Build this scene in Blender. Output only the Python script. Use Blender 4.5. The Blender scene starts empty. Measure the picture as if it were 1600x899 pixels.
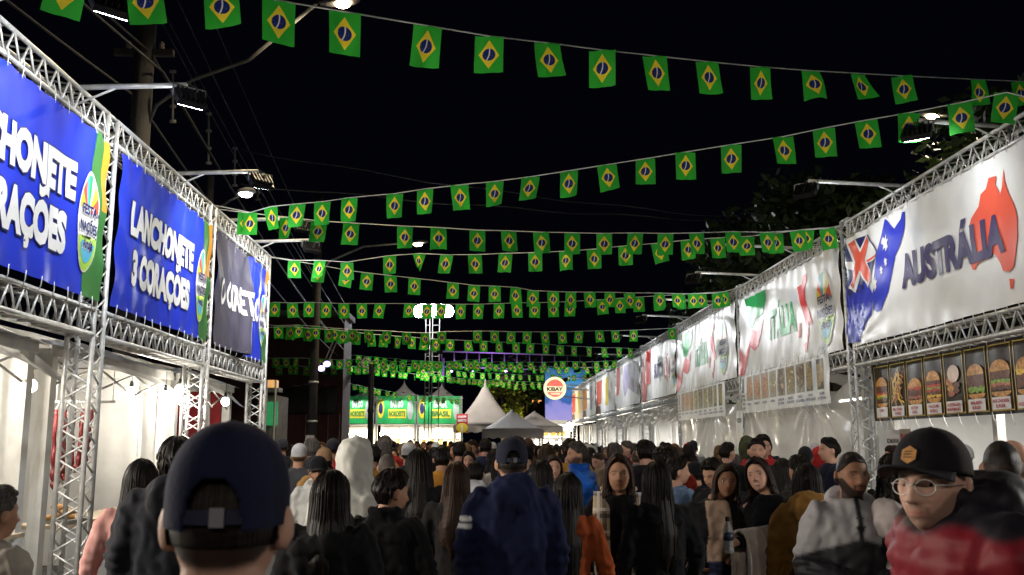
import bpy, bmesh, math, random
import numpy as np
from mathutils import Vector, Matrix, Quaternion, noise as mnoise

R = math.radians
sc = bpy.context.scene
col = sc.collection
rng = random.Random(11)

# ------------------------------------------------------------------ camera, world, exposure
F = 1500.0                                   # focal length in pixels of a 1600 px wide frame
PITCH = math.atan(244.5 / F)
PSI = math.atan(.03 * math.cos(PITCH))       # slight turn to the right of the street axis
CAM = np.array([0, 0, 1.65])
cam_d = bpy.data.cameras.new('camera')
cam = bpy.data.objects.new('camera', cam_d)
col.objects.link(cam)
cam.location = CAM
cam.rotation_euler = (R(90) + PITCH, 0, -PSI)
cam_d.sensor_width = 36
cam_d.lens = F / 1600 * 36
cam_d.clip_end = 600
cam_d.clip_start = .05
SCR = bpy.data.scenes.new('scratch')          # workshop for text and remeshing, removed at the end
cam_d.dof.use_dof = True
cam_d.dof.focus_distance = 9.0
cam_d.dof.aperture_fstop = 7.0
sc.camera = cam

world = bpy.data.worlds.new('World')
sc.world = world
world.use_nodes = True
bg = world.node_tree.nodes['Background']
bg.inputs[0].default_value = (.30, .34, .80, 1)
bg.inputs[1].default_value = .0022

vs = sc.view_settings
vs.view_transform = 'Standard'
vs.look = 'None'
vs.exposure = 0.3
vs.gamma = 1
sc.cycles.use_denoising = True
sc.cycles.max_bounces = 6
sc.cycles.diffuse_bounces = 3
sc.cycles.glossy_bounces = 3
sc.cycles.transmission_bounces = 4
sc.cycles.transparent_max_bounces = 8
sc.cycles.sample_clamp_indirect = 3.0
sc.cycles.caustics_reflective = False
sc.cycles.caustics_refractive = False

# ------------------------------------------------------------------ measuring helpers
_sp, _cp, _ss, _cs = math.sin(PITCH), math.cos(PITCH), math.sin(PSI), math.cos(PSI)
FW = np.array([_ss * _cp, _cs * _cp, _sp])
RT = np.array([_cs, -_ss, 0])
UP = np.array([-_ss * _sp, -_cs * _sp, _cp])


def ray(x, y):
    return FW + RT * (x - 800) / F - UP * (y - 449.5) / F


def atY(x, y, Y):
    d = ray(x, y)
    return CAM + d * (Y / d[1])


def atX(x, y, X):
    d = ray(x, y)
    return CAM + d * (X / d[0])


# ------------------------------------------------------------------ materials
MATS = {}


def nodes_of(name):
    m = bpy.data.materials.new(name)
    m.use_nodes = True
    nt = m.node_tree
    return m, nt, nt.nodes['Principled BSDF']


def mat(name, c, rough=.6, metal=0.0, var=.12, scale=6.0, bump=.0, bscale=60.0, emit=None, es=0.0,
        spec=.5, trans=0.0, coat=0.0, sheen=0.0):
    """Principled material with procedural tone variation and optional fine relief."""
    if name in MATS:
        return MATS[name]
    m, nt, b = nodes_of(name)
    N, L = nt.nodes, nt.links
    b.inputs['Roughness'].default_value = rough
    b.inputs['Metallic'].default_value = metal
    b.inputs['Specular IOR Level'].default_value = spec
    b.inputs['Coat Weight'].default_value = coat
    b.inputs['Sheen Weight'].default_value = sheen
    tc = N.new('ShaderNodeTexCoord')
    nz = N.new('ShaderNodeTexNoise')
    nz.inputs['Scale'].default_value = scale
    nz.inputs['Detail'].default_value = 5
    L.new(tc.outputs['Object'], nz.inputs['Vector'])
    mr = N.new('ShaderNodeMapRange')
    mr.inputs[1].default_value = .3
    mr.inputs[2].default_value = .7
    mr.inputs[3].default_value = 1 - var
    mr.inputs[4].default_value = 1 + var
    L.new(nz.outputs['Fac'], mr.inputs[0])
    mx = N.new('ShaderNodeVectorMath')
    mx.operation = 'SCALE'
    mx.inputs[0].default_value = c[:3]
    L.new(mr.outputs[0], mx.inputs['Scale'])
    L.new(mx.outputs[0], b.inputs['Base Color'])
    if bump:
        n2 = N.new('ShaderNodeTexNoise')
        n2.inputs['Scale'].default_value = bscale
        n2.inputs['Detail'].default_value = 4
        L.new(tc.outputs['Object'], n2.inputs['Vector'])
        bp = N.new('ShaderNodeBump')
        bp.inputs['Strength'].default_value = bump
        bp.inputs['Distance'].default_value = .01
        L.new(n2.outputs['Fac'], bp.inputs['Height'])
        L.new(bp.outputs[0], b.inputs['Normal'])
    if emit:
        b.inputs['Emission Color'].default_value = (*emit, 1)
        b.inputs['Emission Strength'].default_value = es
    if trans:
        tr = N.new('ShaderNodeBsdfTranslucent')
        L.new(mx.outputs[0], tr.inputs[0])
        ms = N.new('ShaderNodeMixShader')
        ms.inputs[0].default_value = trans
        L.new(b.outputs[0], ms.inputs[1])
        L.new(tr.outputs[0], ms.inputs[2])
        L.new(ms.outputs[0], N['Material Output'].inputs[0])
    MATS[name] = m
    return m


def attr_mat(name, rough=.85, src='col', bump=.15, bscale=220., sheen=.2, var=.1, spec=.3):
    """Cloth / skin: colour from the mesh colour attribute or from the object's own colour."""
    m, nt, b = nodes_of(name)
    N, L = nt.nodes, nt.links
    b.inputs['Roughness'].default_value = rough
    b.inputs['Sheen Weight'].default_value = sheen
    b.inputs['Specular IOR Level'].default_value = spec
    if src == 'col':
        a = N.new('ShaderNodeAttribute')
        a.attribute_name = 'col'
    else:
        a = N.new('ShaderNodeObjectInfo')
    tc = N.new('ShaderNodeTexCoord')
    nz = N.new('ShaderNodeTexNoise')
    nz.inputs['Scale'].default_value = 9
    nz.inputs['Detail'].default_value = 6
    L.new(tc.outputs['Object'], nz.inputs['Vector'])
    mr = N.new('ShaderNodeMapRange')
    mr.inputs[1].default_value = .3
    mr.inputs[2].default_value = .7
    mr.inputs[3].default_value = 1 - var
    mr.inputs[4].default_value = 1 + var
    L.new(nz.outputs['Fac'], mr.inputs[0])
    mx = N.new('ShaderNodeVectorMath')
    mx.operation = 'SCALE'
    L.new(a.outputs['Color'], mx.inputs[0])
    L.new(mr.outputs[0], mx.inputs['Scale'])
    L.new(mx.outputs[0], b.inputs['Base Color'])
    n2 = N.new('ShaderNodeTexNoise')
    n2.inputs['Scale'].default_value = bscale
    L.new(tc.outputs['Object'], n2.inputs['Vector'])
    bp = N.new('ShaderNodeBump')
    bp.inputs['Strength'].default_value = bump
    bp.inputs['Distance'].default_value = .004
    L.new(n2.outputs['Fac'], bp.inputs['Height'])
    L.new(bp.outputs[0], b.inputs['Normal'])
    MATS[name] = m
    return m


def hair_mat(name, src='col'):
    m, nt, b = nodes_of(name)
    N, L = nt.nodes, nt.links
    b.inputs['Roughness'].default_value = .44
    b.inputs['Specular IOR Level'].default_value = .13
    a = N.new('ShaderNodeAttribute') if src == 'col' else N.new('ShaderNodeObjectInfo')
    if src == 'col':
        a.attribute_name = 'col'
    uv = N.new('ShaderNodeUVMap')
    mp = N.new('ShaderNodeMapping')
    mp.inputs['Scale'].default_value = (90, 3, 1)
    L.new(uv.outputs[0], mp.inputs[0])
    nz = N.new('ShaderNodeTexNoise')
    nz.inputs['Scale'].default_value = 1.6
    nz.inputs['Detail'].default_value = 4
    L.new(mp.outputs[0], nz.inputs['Vector'])
    mr = N.new('ShaderNodeMapRange')
    mr.inputs[1].default_value = .3
    mr.inputs[2].default_value = .7
    mr.inputs[3].default_value = .5
    mr.inputs[4].default_value = 1.6
    L.new(nz.outputs['Fac'], mr.inputs[0])
    mx = N.new('ShaderNodeVectorMath')
    mx.operation = 'SCALE'
    L.new(a.outputs['Color'], mx.inputs[0])
    L.new(mr.outputs[0], mx.inputs['Scale'])
    L.new(mx.outputs[0], b.inputs['Base Color'])
    bp = N.new('ShaderNodeBump')
    bp.inputs['Strength'].default_value = .7
    bp.inputs['Distance'].default_value = .006
    L.new(nz.outputs['Fac'], bp.inputs['Height'])
    L.new(bp.outputs[0], b.inputs['Normal'])
    MATS[name] = m
    return m


def emis(name, c, s):
    if name in MATS:
        return MATS[name]
    m, nt, b = nodes_of(name)
    b.inputs['Base Color'].default_value = (.8, .8, .8, 1)
    b.inputs['Emission Color'].default_value = (*c, 1)
    b.inputs['Emission Strength'].default_value = s
    MATS[name] = m
    return m


class NT:
    """tiny helper to write maths node graphs"""
    def __init__(s, nt):
        s.nt = nt

    def m(s, op, a, b=None, c=None, clamp=False):
        n = s.nt.nodes.new('ShaderNodeMath')
        n.operation = op
        n.use_clamp = clamp
        for i, v in enumerate((a, b, c)):
            if v is None:
                continue
            if isinstance(v, (int, float)):
                n.inputs[i].default_value = v
            else:
                s.nt.links.new(v, n.inputs[i])
        return n.outputs[0]

    def mix(s, f, a, b):
        n = s.nt.nodes.new('ShaderNodeMix')
        n.data_type = 'RGBA'
        for i, v in ((0, f), (6, a), (7, b)):
            if isinstance(v, (int, float)):
                n.inputs[i].default_value = v
            elif isinstance(v, tuple):
                n.inputs[i].default_value = (*v[:3], 1)
            else:
                s.nt.links.new(v, n.inputs[i])
        return n.outputs[2]


def flag_mat():
    m, nt, b = nodes_of('brazil_flag_print')
    g = NT(nt)
    L = nt.links
    uv = nt.nodes.new('ShaderNodeUVMap')
    sx = nt.nodes.new('ShaderNodeSeparateXYZ')
    L.new(uv.outputs[0], sx.inputs[0])
    u = g.m('SUBTRACT', sx.outputs[0], .5)          # across, unit width
    v = g.m('MULTIPLY', g.m('SUBTRACT', sx.outputs[1], .5), 1.36)
    au, av = g.m('ABSOLUTE', u), g.m('ABSOLUTE', v)
    rh = g.m('LESS_THAN', g.m('ADD', g.m('DIVIDE', au, .36), g.m('DIVIDE', av, .53)), 1)
    r2 = g.m('SQRT', g.m('ADD', g.m('MULTIPLY', u, u), g.m('MULTIPLY', v, v)))
    disc = g.m('LESS_THAN', r2, .225)
    du, dv = g.m('SUBTRACT', u, -.55), g.m('SUBTRACT', v, .12)
    rb = g.m('SQRT', g.m('ADD', g.m('MULTIPLY', du, du), g.m('MULTIPLY', dv, dv)))
    band = g.m('LESS_THAN', g.m('ABSOLUTE', g.m('SUBTRACT', rb, .57)), .022)
    vor = nt.nodes.new('ShaderNodeTexVoronoi')
    vor.inputs['Scale'].default_value = 22
    L.new(uv.outputs[0], vor.inputs['Vector'])
    star = g.m('LESS_THAN', vor.outputs['Distance'], .16)
    blue = g.mix(g.m('MULTIPLY', star, .55), (.006, .022, .16), (.6, .65, .8))
    blue = g.mix(band, blue, (.75, .78, .8))
    c = g.mix(rh, (.030, .44, .036), (.92, .74, .04))
    c = g.mix(disc, c, blue)
    L.new(c, b.inputs['Base Color'])
    b.inputs['Roughness'].default_value = .75
    wv = nt.nodes.new('ShaderNodeTexNoise')
    wv.inputs['Scale'].default_value = 4
    L.new(uv.outputs[0], wv.inputs['Vector'])
    bp = nt.nodes.new('ShaderNodeBump')
    bp.inputs['Strength'].default_value = .3
    bp.inputs['Distance'].default_value = .02
    L.new(wv.outputs['Fac'], bp.inputs['Height'])
    L.new(bp.outputs[0], b.inputs['Normal'])
    tr = nt.nodes.new('ShaderNodeBsdfTranslucent')
    L.new(c, tr.inputs[0])
    ms = nt.nodes.new('ShaderNodeMixShader')
    ms.inputs[0].default_value = .45
    L.new(b.outputs[0], ms.inputs[1])
    L.new(tr.outputs[0], ms.inputs[2])
    L.new(ms.outputs[0], nt.nodes['Material Output'].inputs[0])
    return m


def food_mat(name, stops, shape='burger', bgc=(.012, .01, .009), emit=0.0):
    """flat printed food photograph: a heap of coloured lumps inside a soft oval"""
    m, nt, b = nodes_of(name)
    g = NT(nt)
    L = nt.links
    uv = nt.nodes.new('ShaderNodeUVMap')
    oi = nt.nodes.new('ShaderNodeObjectInfo')
    sx = nt.nodes.new('ShaderNodeSeparateXYZ')
    L.new(uv.outputs[0], sx.inputs[0])
    u = g.m('SUBTRACT', sx.outputs[0], .5)
    v = g.m('SUBTRACT', sx.outputs[1], .5)
    cb = nt.nodes.new('ShaderNodeCombineXYZ')
    L.new(g.m('MULTIPLY', u, 1.0), cb.inputs[0])
    L.new(g.m('MULTIPLY', v, 2.0), cb.inputs[1])
    L.new(g.m('MULTIPLY', oi.outputs['Random'], 40), cb.inputs[2])
    nz = nt.nodes.new('ShaderNodeTexNoise')
    nz.inputs['Scale'].default_value = 2.3
    nz.inputs['Detail'].default_value = 5
    L.new(cb.outputs[0], nz.inputs['Vector'])
    vo = nt.nodes.new('ShaderNodeTexVoronoi')
    vo.inputs['Scale'].default_value = 3.8
    L.new(cb.outputs[0], vo.inputs['Vector'])
    wob = g.m('MULTIPLY', g.m('SUBTRACT', nz.outputs['Fac'], .5), .9)
    if shape == 'burger':
        t = g.m('ADD', g.m('ADD', v, .5), g.m('MULTIPLY', wob, .55))
    else:
        t = g.m('ADD', g.m('MULTIPLY', vo.outputs['Distance'], .8), g.m('MULTIPLY', nz.outputs['Fac'], .5))
    cr = nt.nodes.new('ShaderNodeValToRGB')
    el = cr.color_ramp.elements
    for i, (p, c) in enumerate(stops):
        e = el[i] if i < 2 else el.new(p)
        e.position = p
        e.color = (*c, 1)
    L.new(t, cr.inputs[0])
    shade = g.m('ADD', .5, g.m('MULTIPLY', vo.outputs['Distance'], 1.0))
    sh = nt.nodes.new('ShaderNodeVectorMath')
    sh.operation = 'SCALE'
    L.new(cr.outputs[0], sh.inputs[0])
    L.new(shade, sh.inputs['Scale'])
    e2 = g.m('ADD', g.m('POWER', g.m('DIVIDE', g.m('ABSOLUTE', u), .50), 2.6),
             g.m('POWER', g.m('DIVIDE', g.m('ABSOLUTE', g.m('ADD', v, wob)), .43), 2.6))
    msk = g.m('LESS_THAN', e2, 1)
    c = g.mix(msk, bgc, sh.outputs[0])
    L.new(c, b.inputs['Base Color'])
    b.inputs['Roughness'].default_value = .3
    if emit:
        L.new(c, b.inputs['Emission Color'])
        b.inputs['Emission Strength'].default_value = emit
    MATS[name] = m
    return m


def plastic_mat():
    m, nt, b = nodes_of('clear_plastic')
    L = nt.links
    b.inputs['Base Color'].default_value = (.74, .72, .68, 1)
    b.inputs['Roughness'].default_value = .22
    tr = nt.nodes.new('ShaderNodeBsdfTranslucent')
    tr.inputs[0].default_value = (.8, .78, .74, 1)
    tp = nt.nodes.new('ShaderNodeBsdfTransparent')
    a = nt.nodes.new('ShaderNodeMixShader')
    a.inputs[0].default_value = .4
    L.new(b.outputs[0], a.inputs[1])
    L.new(tr.outputs[0], a.inputs[2])
    c = nt.nodes.new('ShaderNodeMixShader')
    c.inputs[0].default_value = .22
    L.new(a.outputs[0], c.inputs[1])
    L.new(tp.outputs[0], c.inputs[2])
    L.new(c.outputs[0], nt.nodes['Material Output'].inputs[0])
    MATS['plastic'] = m
    return m


def plaid_mat():
    m, nt, b = nodes_of('plaid_wool')
    g = NT(nt)
    uv = nt.nodes.new('ShaderNodeUVMap')
    sx = nt.nodes.new('ShaderNodeSeparateXYZ')
    nt.links.new(uv.outputs[0], sx.inputs[0])

    def band(s, per, lo, hi):
        f = g.m('FRACT', g.m('MULTIPLY', s, per))
        return g.m('MULTIPLY', g.m('GREATER_THAN', f, lo), g.m('LESS_THAN', f, hi))
    c = g.mix(g.m('MULTIPLY', band(sx.outputs[0], 1, .2, .45), .75), (.50, .38, .24), (.02, .02, .02))
    c = g.mix(g.m('MULTIPLY', band(sx.outputs[1], 5, .3, .5), .75), c, (.02, .018, .018))
    c = g.mix(g.m('MULTIPLY', band(sx.outputs[0], 1, .6, .75), .8), c, (.78, .74, .68))
    c = g.mix(g.m('MULTIPLY', band(sx.outputs[1], 5, .62, .76), .7), c, (.75, .7, .65))
    nt.links.new(c, b.inputs['Base Color'])
    b.inputs['Roughness'].default_value = .95
    b.inputs['Sheen Weight'].default_value = .3
    MATS['plaid'] = m
    return m


def knit_eye_mat():
    m, nt, b = nodes_of('eye')
    g = NT(nt)
    tc = nt.nodes.new('ShaderNodeTexCoord')
    sx = nt.nodes.new('ShaderNodeSeparateXYZ')
    nt.links.new(tc.outputs['Object'], sx.inputs[0])
    r = g.m('SQRT', g.m('ADD', g.m('MULTIPLY', sx.outputs[0], sx.outputs[0]), g.m('MULTIPLY', sx.outputs[2], sx.outputs[2])))
    iris = g.m('LESS_THAN', r, .0074)
    c = g.mix(iris, (.42, .38, .35), (.022, .010, .005))
    nt.links.new(c, b.inputs['Base Color'])
    b.inputs['Roughness'].default_value = .12
    MATS['eye'] = m
    return m


M_ALU = mat('aluminium_tube', (.62, .62, .60), .42, .3, .18, 14, .1, 90)
M_ALUD = mat('weathered_steel', (.30, .30, .29), .5, .6, .25, 9, .15, 60)
M_BLACKP = mat('black_paint', (.012, .012, .013), .45, .1, .3, 12)
M_RUBBER = mat('black_rubber', (.01, .01, .01), .8)
M_WHITE = mat('white_canvas', (.80, .80, .78), .75, 0, .08, 3, .25, 25, trans=.25)
M_WHITEP = mat('white_painted_steel', (.68, .67, .63), .5, .1, .12, 5, .1, 40)
M_TARP = mat('white_tarpaulin', (.80, .80, .78), .55, 0, .1, 2.2, .5, 9, trans=.2)
M_WOOD = mat('pale_timber', (.50, .40, .28), .7, 0, .2, 7, .2, 60)
M_CONC = mat('concrete', (.20, .19, .18), .9, 0, .2, 4, .4, 40)
M_ASPH = mat('asphalt', (.045, .044, .043), .85, 0, .35, 2.5, .6, 120)
M_CABLE = mat('cable_rubber', (.022, .022, .024), .7)
M_CORD = mat('white_nylon_cord', (.75, .75, .72), .7)
M_SKIN = attr_mat('skin', .58, 'col', .16, 260, .0, .13, .24)
M_CLOTH = attr_mat('cloth', .92, 'col', .35, 160, .03, .18, .12)
M_CLOTHO = attr_mat('crowd_cloth', .92, 'obj', .2, 200, .03, .18, .12)
M_SHINY = attr_mat('shell_fabric', .58, 'col', .12, 200, .02, .1, .28)
M_HAIR = hair_mat('hair')
M_HAIRO = hair_mat('crowd_hair', 'obj')
M_EYE = knit_eye_mat()
M_PLAID = plaid_mat()
M_PLASTIC = plastic_mat()
M_FLAG = flag_mat()
VINYL = dict(rough=.42, var=.05, scale=3, spec=.5)


# ------------------------------------------------------------------ mesh builder
class MB:
    def __init__(s):
        s.v, s.f, s.uv = [], [], None

    def add(s, v, f):
        o = len(s.v)
        s.v.extend([tuple(map(float, p)) for p in v])
        s.f.extend([tuple(i + o for i in q) for q in f])
        return s

    def box(s, c, d, M=None):
        c = np.array(c, float)
        h = np.array(d, float) / 2
        P = []
        for z in (-1, 1):
            for y in (-1, 1):
                for x in (-1, 1):
                    p = np.array([x, y, z]) * h
                    if M is not None:
                        p = np.array(M @ Vector(p))
                    P.append(c + p)
        return s.add(P, [(0, 2, 3, 1), (4, 5, 7, 6), (0, 1, 5, 4), (2, 6, 7, 3), (0, 4, 6, 2), (1, 3, 7, 5)])

    def tube(s, pts, rad, n=8, cap=True, flat=None, up=None):
        pts = [np.array(p, float) for p in pts]
        k = len(pts)
        if isinstance(rad, (int, float)):
            rad = [rad] * k
        V, Fc = [], []
        prev = None
        for i, p in enumerate(pts):
            t = pts[min(i + 1, k - 1)] - pts[max(i - 1, 0)]
            t = t / (np.linalg.norm(t) + 1e-9)
            if prev is None:
                a = np.array(up, float) if up is not None else (np.array([0, 0, 1.]) if abs(t[2]) < .9 else np.array([1., 0, 0]))
            else:
                a = prev
            a = a - t * (a @ t)
            a /= np.linalg.norm(a) + 1e-9
            prev = a
            b = np.cross(t, a)
            fl = 1 if flat is None else flat
            for j in range(n):
                q = 2 * math.pi * j / n
                V.append(p + rad[i] * (a * math.cos(q) + b * math.sin(q) * fl))
        for i in range(k - 1):
            for j in range(n):
                j2 = (j + 1) % n
                Fc.append((i * n + j, i * n + j2, (i + 1) * n + j2, (i + 1) * n + j))
        if cap:
            Fc.append(tuple(range(n))[::-1])
            Fc.append(tuple((k - 1) * n + j for j in range(n)))
        return s.add(V, Fc)

    def cyl(s, p0, p1, r, n=10):
        return s.tube([p0, p1], r, n)

    def capsule(s, p0, p1, r0, r1, n=10, e=3):
        """round-ended limb piece"""
        p0, p1 = np.array(p0, float), np.array(p1, float)
        d = p1 - p0
        l = np.linalg.norm(d) + 1e-9
        d = d / l
        P, Rr = [], []
        for i in range(e, 0, -1):
            a = math.pi / 2 * i / e
            P.append(p0 - d * r0 * math.sin(a) * .98)
            Rr.append(max(r0 * math.cos(a), .0005))
        P += [p0, p1]
        Rr += [r0, r1]
        for i in range(1, e + 1):
            a = math.pi / 2 * i / e
            P.append(p1 + d * r1 * math.sin(a) * .98)
            Rr.append(max(r1 * math.cos(a), .0005))
        return s.tube(P, Rr, n)

    def loft(s, rings, cap=True, closed=True):
        n = len(rings[0])
        V = [p for r in rings for p in r]
        Fc = []
        for i in range(len(rings) - 1):
            for j in range(n if closed else n - 1):
                j2 = (j + 1) % n
                Fc.append((i * n + j, i * n + j2, (i + 1) * n + j2, (i + 1) * n + j))
        if cap:
            Fc.append(tuple(range(n))[::-1])
            Fc.append(tuple((len(rings) - 1) * n + j for j in range(n)))
        return s.add(V, Fc)

    def lathe(s, c, prof, n=20):
        rings = []
        for r, z in prof:
            rings.append([(c[0] + r * math.cos(2 * math.pi * j / n), c[1] + r * math.sin(2 * math.pi * j / n), c[2] + z) for j in range(n)])
        return s.loft(rings)

    def ell(s, c, r, n=16, m=10, M=None):
        rings = []
        for i in range(m + 1):
            a = math.pi * i / m
            ring = []
            for j in range(n):
                b = 2 * math.pi * j / n
                p = np.array([r[0] * max(math.sin(a), .01) * math.cos(b), r[1] * max(math.sin(a), .01) * math.sin(b), -r[2] * math.cos(a)])
                if M is not None:
                    p = np.array(M @ Vector(p))
                ring.append(np.array(c) + p)
            rings.append(ring)
        return s.loft(rings)

    def grid(s, fn, nu, nv):
        V = [fn(i / nu, j / nv) for j in range(nv + 1) for i in range(nu + 1)]
        Fc = [(j * (nu + 1) + i, j * (nu + 1) + i + 1, (j + 1) * (nu + 1) + i + 1, (j + 1) * (nu + 1) + i)
              for j in range(nv) for i in range(nu)]
        s.uv = [(i / nu, j / nv) for j in range(nv + 1) for i in range(nu + 1)]
        return s.add(V, Fc)

    def mesh(s, name, m=None, smooth=False):
        me = bpy.data.meshes.new(name)
        me.from_pydata(s.v, [], s.f)
        if s.uv and len(s.uv) == len(s.v):
            l = me.uv_layers.new(name='UVMap')
            idx = np.empty(len(me.loops), int)
            me.loops.foreach_get('vertex_index', idx)
            l.data.foreach_set('uv', np.array(s.uv)[idx].ravel())
        if smooth:
            me.polygons.foreach_set('use_smooth', [True] * len(me.polygons))
        if m:
            me.materials.append(m)
        me.update()
        return me

    def build(s, name, m, parent=None, smooth=False, world=True):
        """one mesh object; vertices are given in world space when world is True"""
        if parent is not None and world:
            o = wloc(parent)
            s.v = [(p[0] - o[0], p[1] - o[1], p[2] - o[2]) for p in s.v]
        return link(name, s.mesh(name, m, smooth), parent)


def wloc(o):
    l = np.zeros(3)
    while o is not None:
        l += np.array(o.location)
        o = o.parent
    return l


def link(name, me, parent=None):
    o = bpy.data.objects.new(name, me)
    col.objects.link(o)
    if parent is not None:
        o.parent = parent
    return o


def tag(o, label=None, cat=None, group=None, kind=None):
    if label:
        o['label'] = label
    if cat:
        o['category'] = cat
    if group:
        o['group'] = group
    if kind:
        o['kind'] = kind
    return o


def thing(name, loc, label, cat, group=None, rz=0):
    o = bpy.data.objects.new(name, None)
    col.objects.link(o)
    o.location = loc
    o.rotation_euler = (0, 0, rz)
    o.empty_display_size = .1
    return tag(o, label, cat, group)


ROD = {}


def rod(name, p0, p1, r, m, parent, n=7):
    """a straight bar as an object of its own; alike bars share one mesh"""
    p0, p1 = np.array(p0, float), np.array(p1, float)
    d = p1 - p0
    l = np.linalg.norm(d)
    key = (name, round(l, 3), round(r, 4), m.name)
    if key not in ROD:
        ROD[key] = MB().cyl((0, 0, 0), (0, 0, l), r, n).mesh(name, m, True)
    o = link(name, ROD[key], parent)
    o.location = p0 - wloc(parent)
    o.rotation_mode = 'QUATERNION'
    o.rotation_quaternion = Vector(d).to_track_quat('Z', 'Y')
    return o


def light(parent, kind, p, power, color=(1, 1, 1), size=.1, target=None, spot=None, blend=.4, size_y=None):
    d = bpy.data.lights.new('lamp_light', kind)
    d.energy = power
    d.color = color
    if kind == 'AREA':
        d.size = size
        if size_y:
            d.shape = 'RECTANGLE'
            d.size_y = size_y
    else:
        d.shadow_soft_size = size
    if kind == 'SPOT':
        d.spot_size = spot
        d.spot_blend = blend
    o = bpy.data.objects.new('lamp_light', d)
    col.objects.link(o)
    o.parent = parent
    o.location = np.array(p) - wloc(parent)
    if target is not None:
        o.rotation_mode = 'QUATERNION'
        o.rotation_quaternion = Vector(np.array(target) - np.array(p)).to_track_quat('-Z', 'Y')
    return o


def noise3(p, s=1.0, seed=0.0):
    return mnoise.noise(Vector((p[0] * s + seed, p[1] * s + seed * 1.7, p[2] * s - seed)))


def scratch_depsgraph():
    with bpy.context.temp_override(scene=SCR, view_layer=SCR.view_layers[0]):
        dg = bpy.context.evaluated_depsgraph_get()
        dg.update()
        return dg

# ================================================================== SETTING
g = MB()
g.grid(lambda u, v: (-150 + 300 * u, -60 + 320 * v, .015 * noise3((u * 300, v * 320, 0), .2)), 60, 60)
tag(g.build('asphalt_road', M_ASPH, None, True), 'dark worn asphalt street surface under the crowd', 'road', kind='structure')

LX, RX, TS = -3.9, 5.5, .25          # street-side planes of the two truss lines, truss section
LCOL = [2.45, 6.15, 9.9, 13.7, 17.3]
RCOL = [1.8, 8.0, 14.3, 20.5, 27.1, 33.4, 39.9, 46.8, 53.2, 59.6]


def zig(a, b, ca, cb, n):
    """zigzag between two parallel chords: list of segments"""
    out = []
    for i in range(n):
        p, q = i / n, (i + .5) / n
        s = (i + 1) / n
        out.append((a + (b - a) * p, ca + (cb - ca) * q))
        out.append((ca + (cb - ca) * q, a + (b - a) * s))
    return out


def truss(a, b, s1, s2, label, near=True, pitch=.27, name='box_truss', group=None, r=.024, mt=None):
    """box truss: corner chord runs a-b, s1 and s2 span the square section"""
    a, b, s1, s2 = [np.array(x, float) for x in (a, b, s1, s2)]
    mt = mt or M_ALU
    root = thing(name, a, label, 'truss', group)
    o = [a, a + s1, a + s1 + s2, a + s2]
    e = [b, b + s1, b + s1 + s2, b + s2]
    for k in range(4):
        rod('chord', o[k], e[k], r, mt, root)
    n = max(2, round(np.linalg.norm(b - a) / pitch))
    segs = []
    for k in range(4):
        j = (k + 1) % 4
        segs.append(zig(o[k], e[k], o[j], e[j], n))
    if near:
        for sg in segs:
            for p, q in sg:
                rod('brace', p, q, .0105, mt, root, 5)
    else:
        m = MB()
        for sg in segs:
            for p, q in sg:
                m.cyl(p, q, .0105, 4)
        tag(m.build('lattice', mt, root, True), kind='stuff')
    for pt in (0, 1):                 # end frames
        q = o if pt == 0 else e
        m = MB()
        for k in range(4):
            m.cyl(q[k], q[(k + 1) % 4], .018, 6)
        m.build('end_frame', mt, root, True)
    return root


def column(x, y, sx, label, near=True, top=5.03):
    root = truss((x, y, 0.03), (x, y, top), (sx * TS, 0, 0), (0, -TS, 0), label, near, .3, 'truss_column', 'lattice truss columns of the stall fronts', .026)
    MB().box((x + sx * TS / 2, y - TS / 2, .015), (.42, .42, .03)).build('base_plate', M_ALUD, root)
    return root


lname = ['the bay behind the viewer', 'the first blue snack bar banner', 'the second blue snack bar banner', 'the creased dark and blue banner']
cl = ['in the stall row before the first blue banner', 'where the stall row turns towards the viewer', 'between the two blue snack bar banners, by hanging sausages',
      'between the second blue banner and the creased dark banner', 'at the far end of the blue banner row']
for i, y in enumerate(LCOL):
    column(LX, y, -1, 'silver lattice column ' + cl[i], i > 0)
for i in range(4):
    y0, y1 = LCOL[i], LCOL[i + 1] - TS
    for z, w in ((4.78, 'upper'), (2.73, 'lower')):
        truss((LX, y0, z), (LX, y1, z), (0, 0, TS), (-TS, 0, 0),
              'silver %s box truss %s %s' % (w, 'above' if z > 4 else 'under', lname[i]), i > 0, .265, group='box trusses of the stall fronts')
rname = ['the white banner behind the viewer', 'the Australia banner', 'the nearer Italy banner', 'the farther Italy banner', 'the white banner with red map',
         'the banner with red stripe and grey print', 'the first red and yellow banner', 'the second red and yellow banner', 'the last orange banner']
for i, y in enumerate(RCOL):
    column(RX, y, 1, 'silver lattice column at the near end of ' + (rname[i] if i < len(rname) else 'the darkness past the stalls') if i < 2 else
           'silver lattice column at the far end of ' + rname[i - 1], i in (2, 3))
for i in range(len(RCOL) - 1):
    y0, y1 = RCOL[i], RCOL[i + 1] - TS
    for z, w in ((4.74, 'upper'), (2.80, 'lower')):
        truss((RX, y0, z), (RX, y1, z), (0, 0, .235), (TS, 0, 0),
              'silver %s box truss %s %s' % (w, 'above' if z > 4 else 'under', rname[i]), i in (1, 2, 3), .3, group='box trusses of the stall fronts')


# ------------------------------------------------------------------ printed banners
TXT = {}


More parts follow.
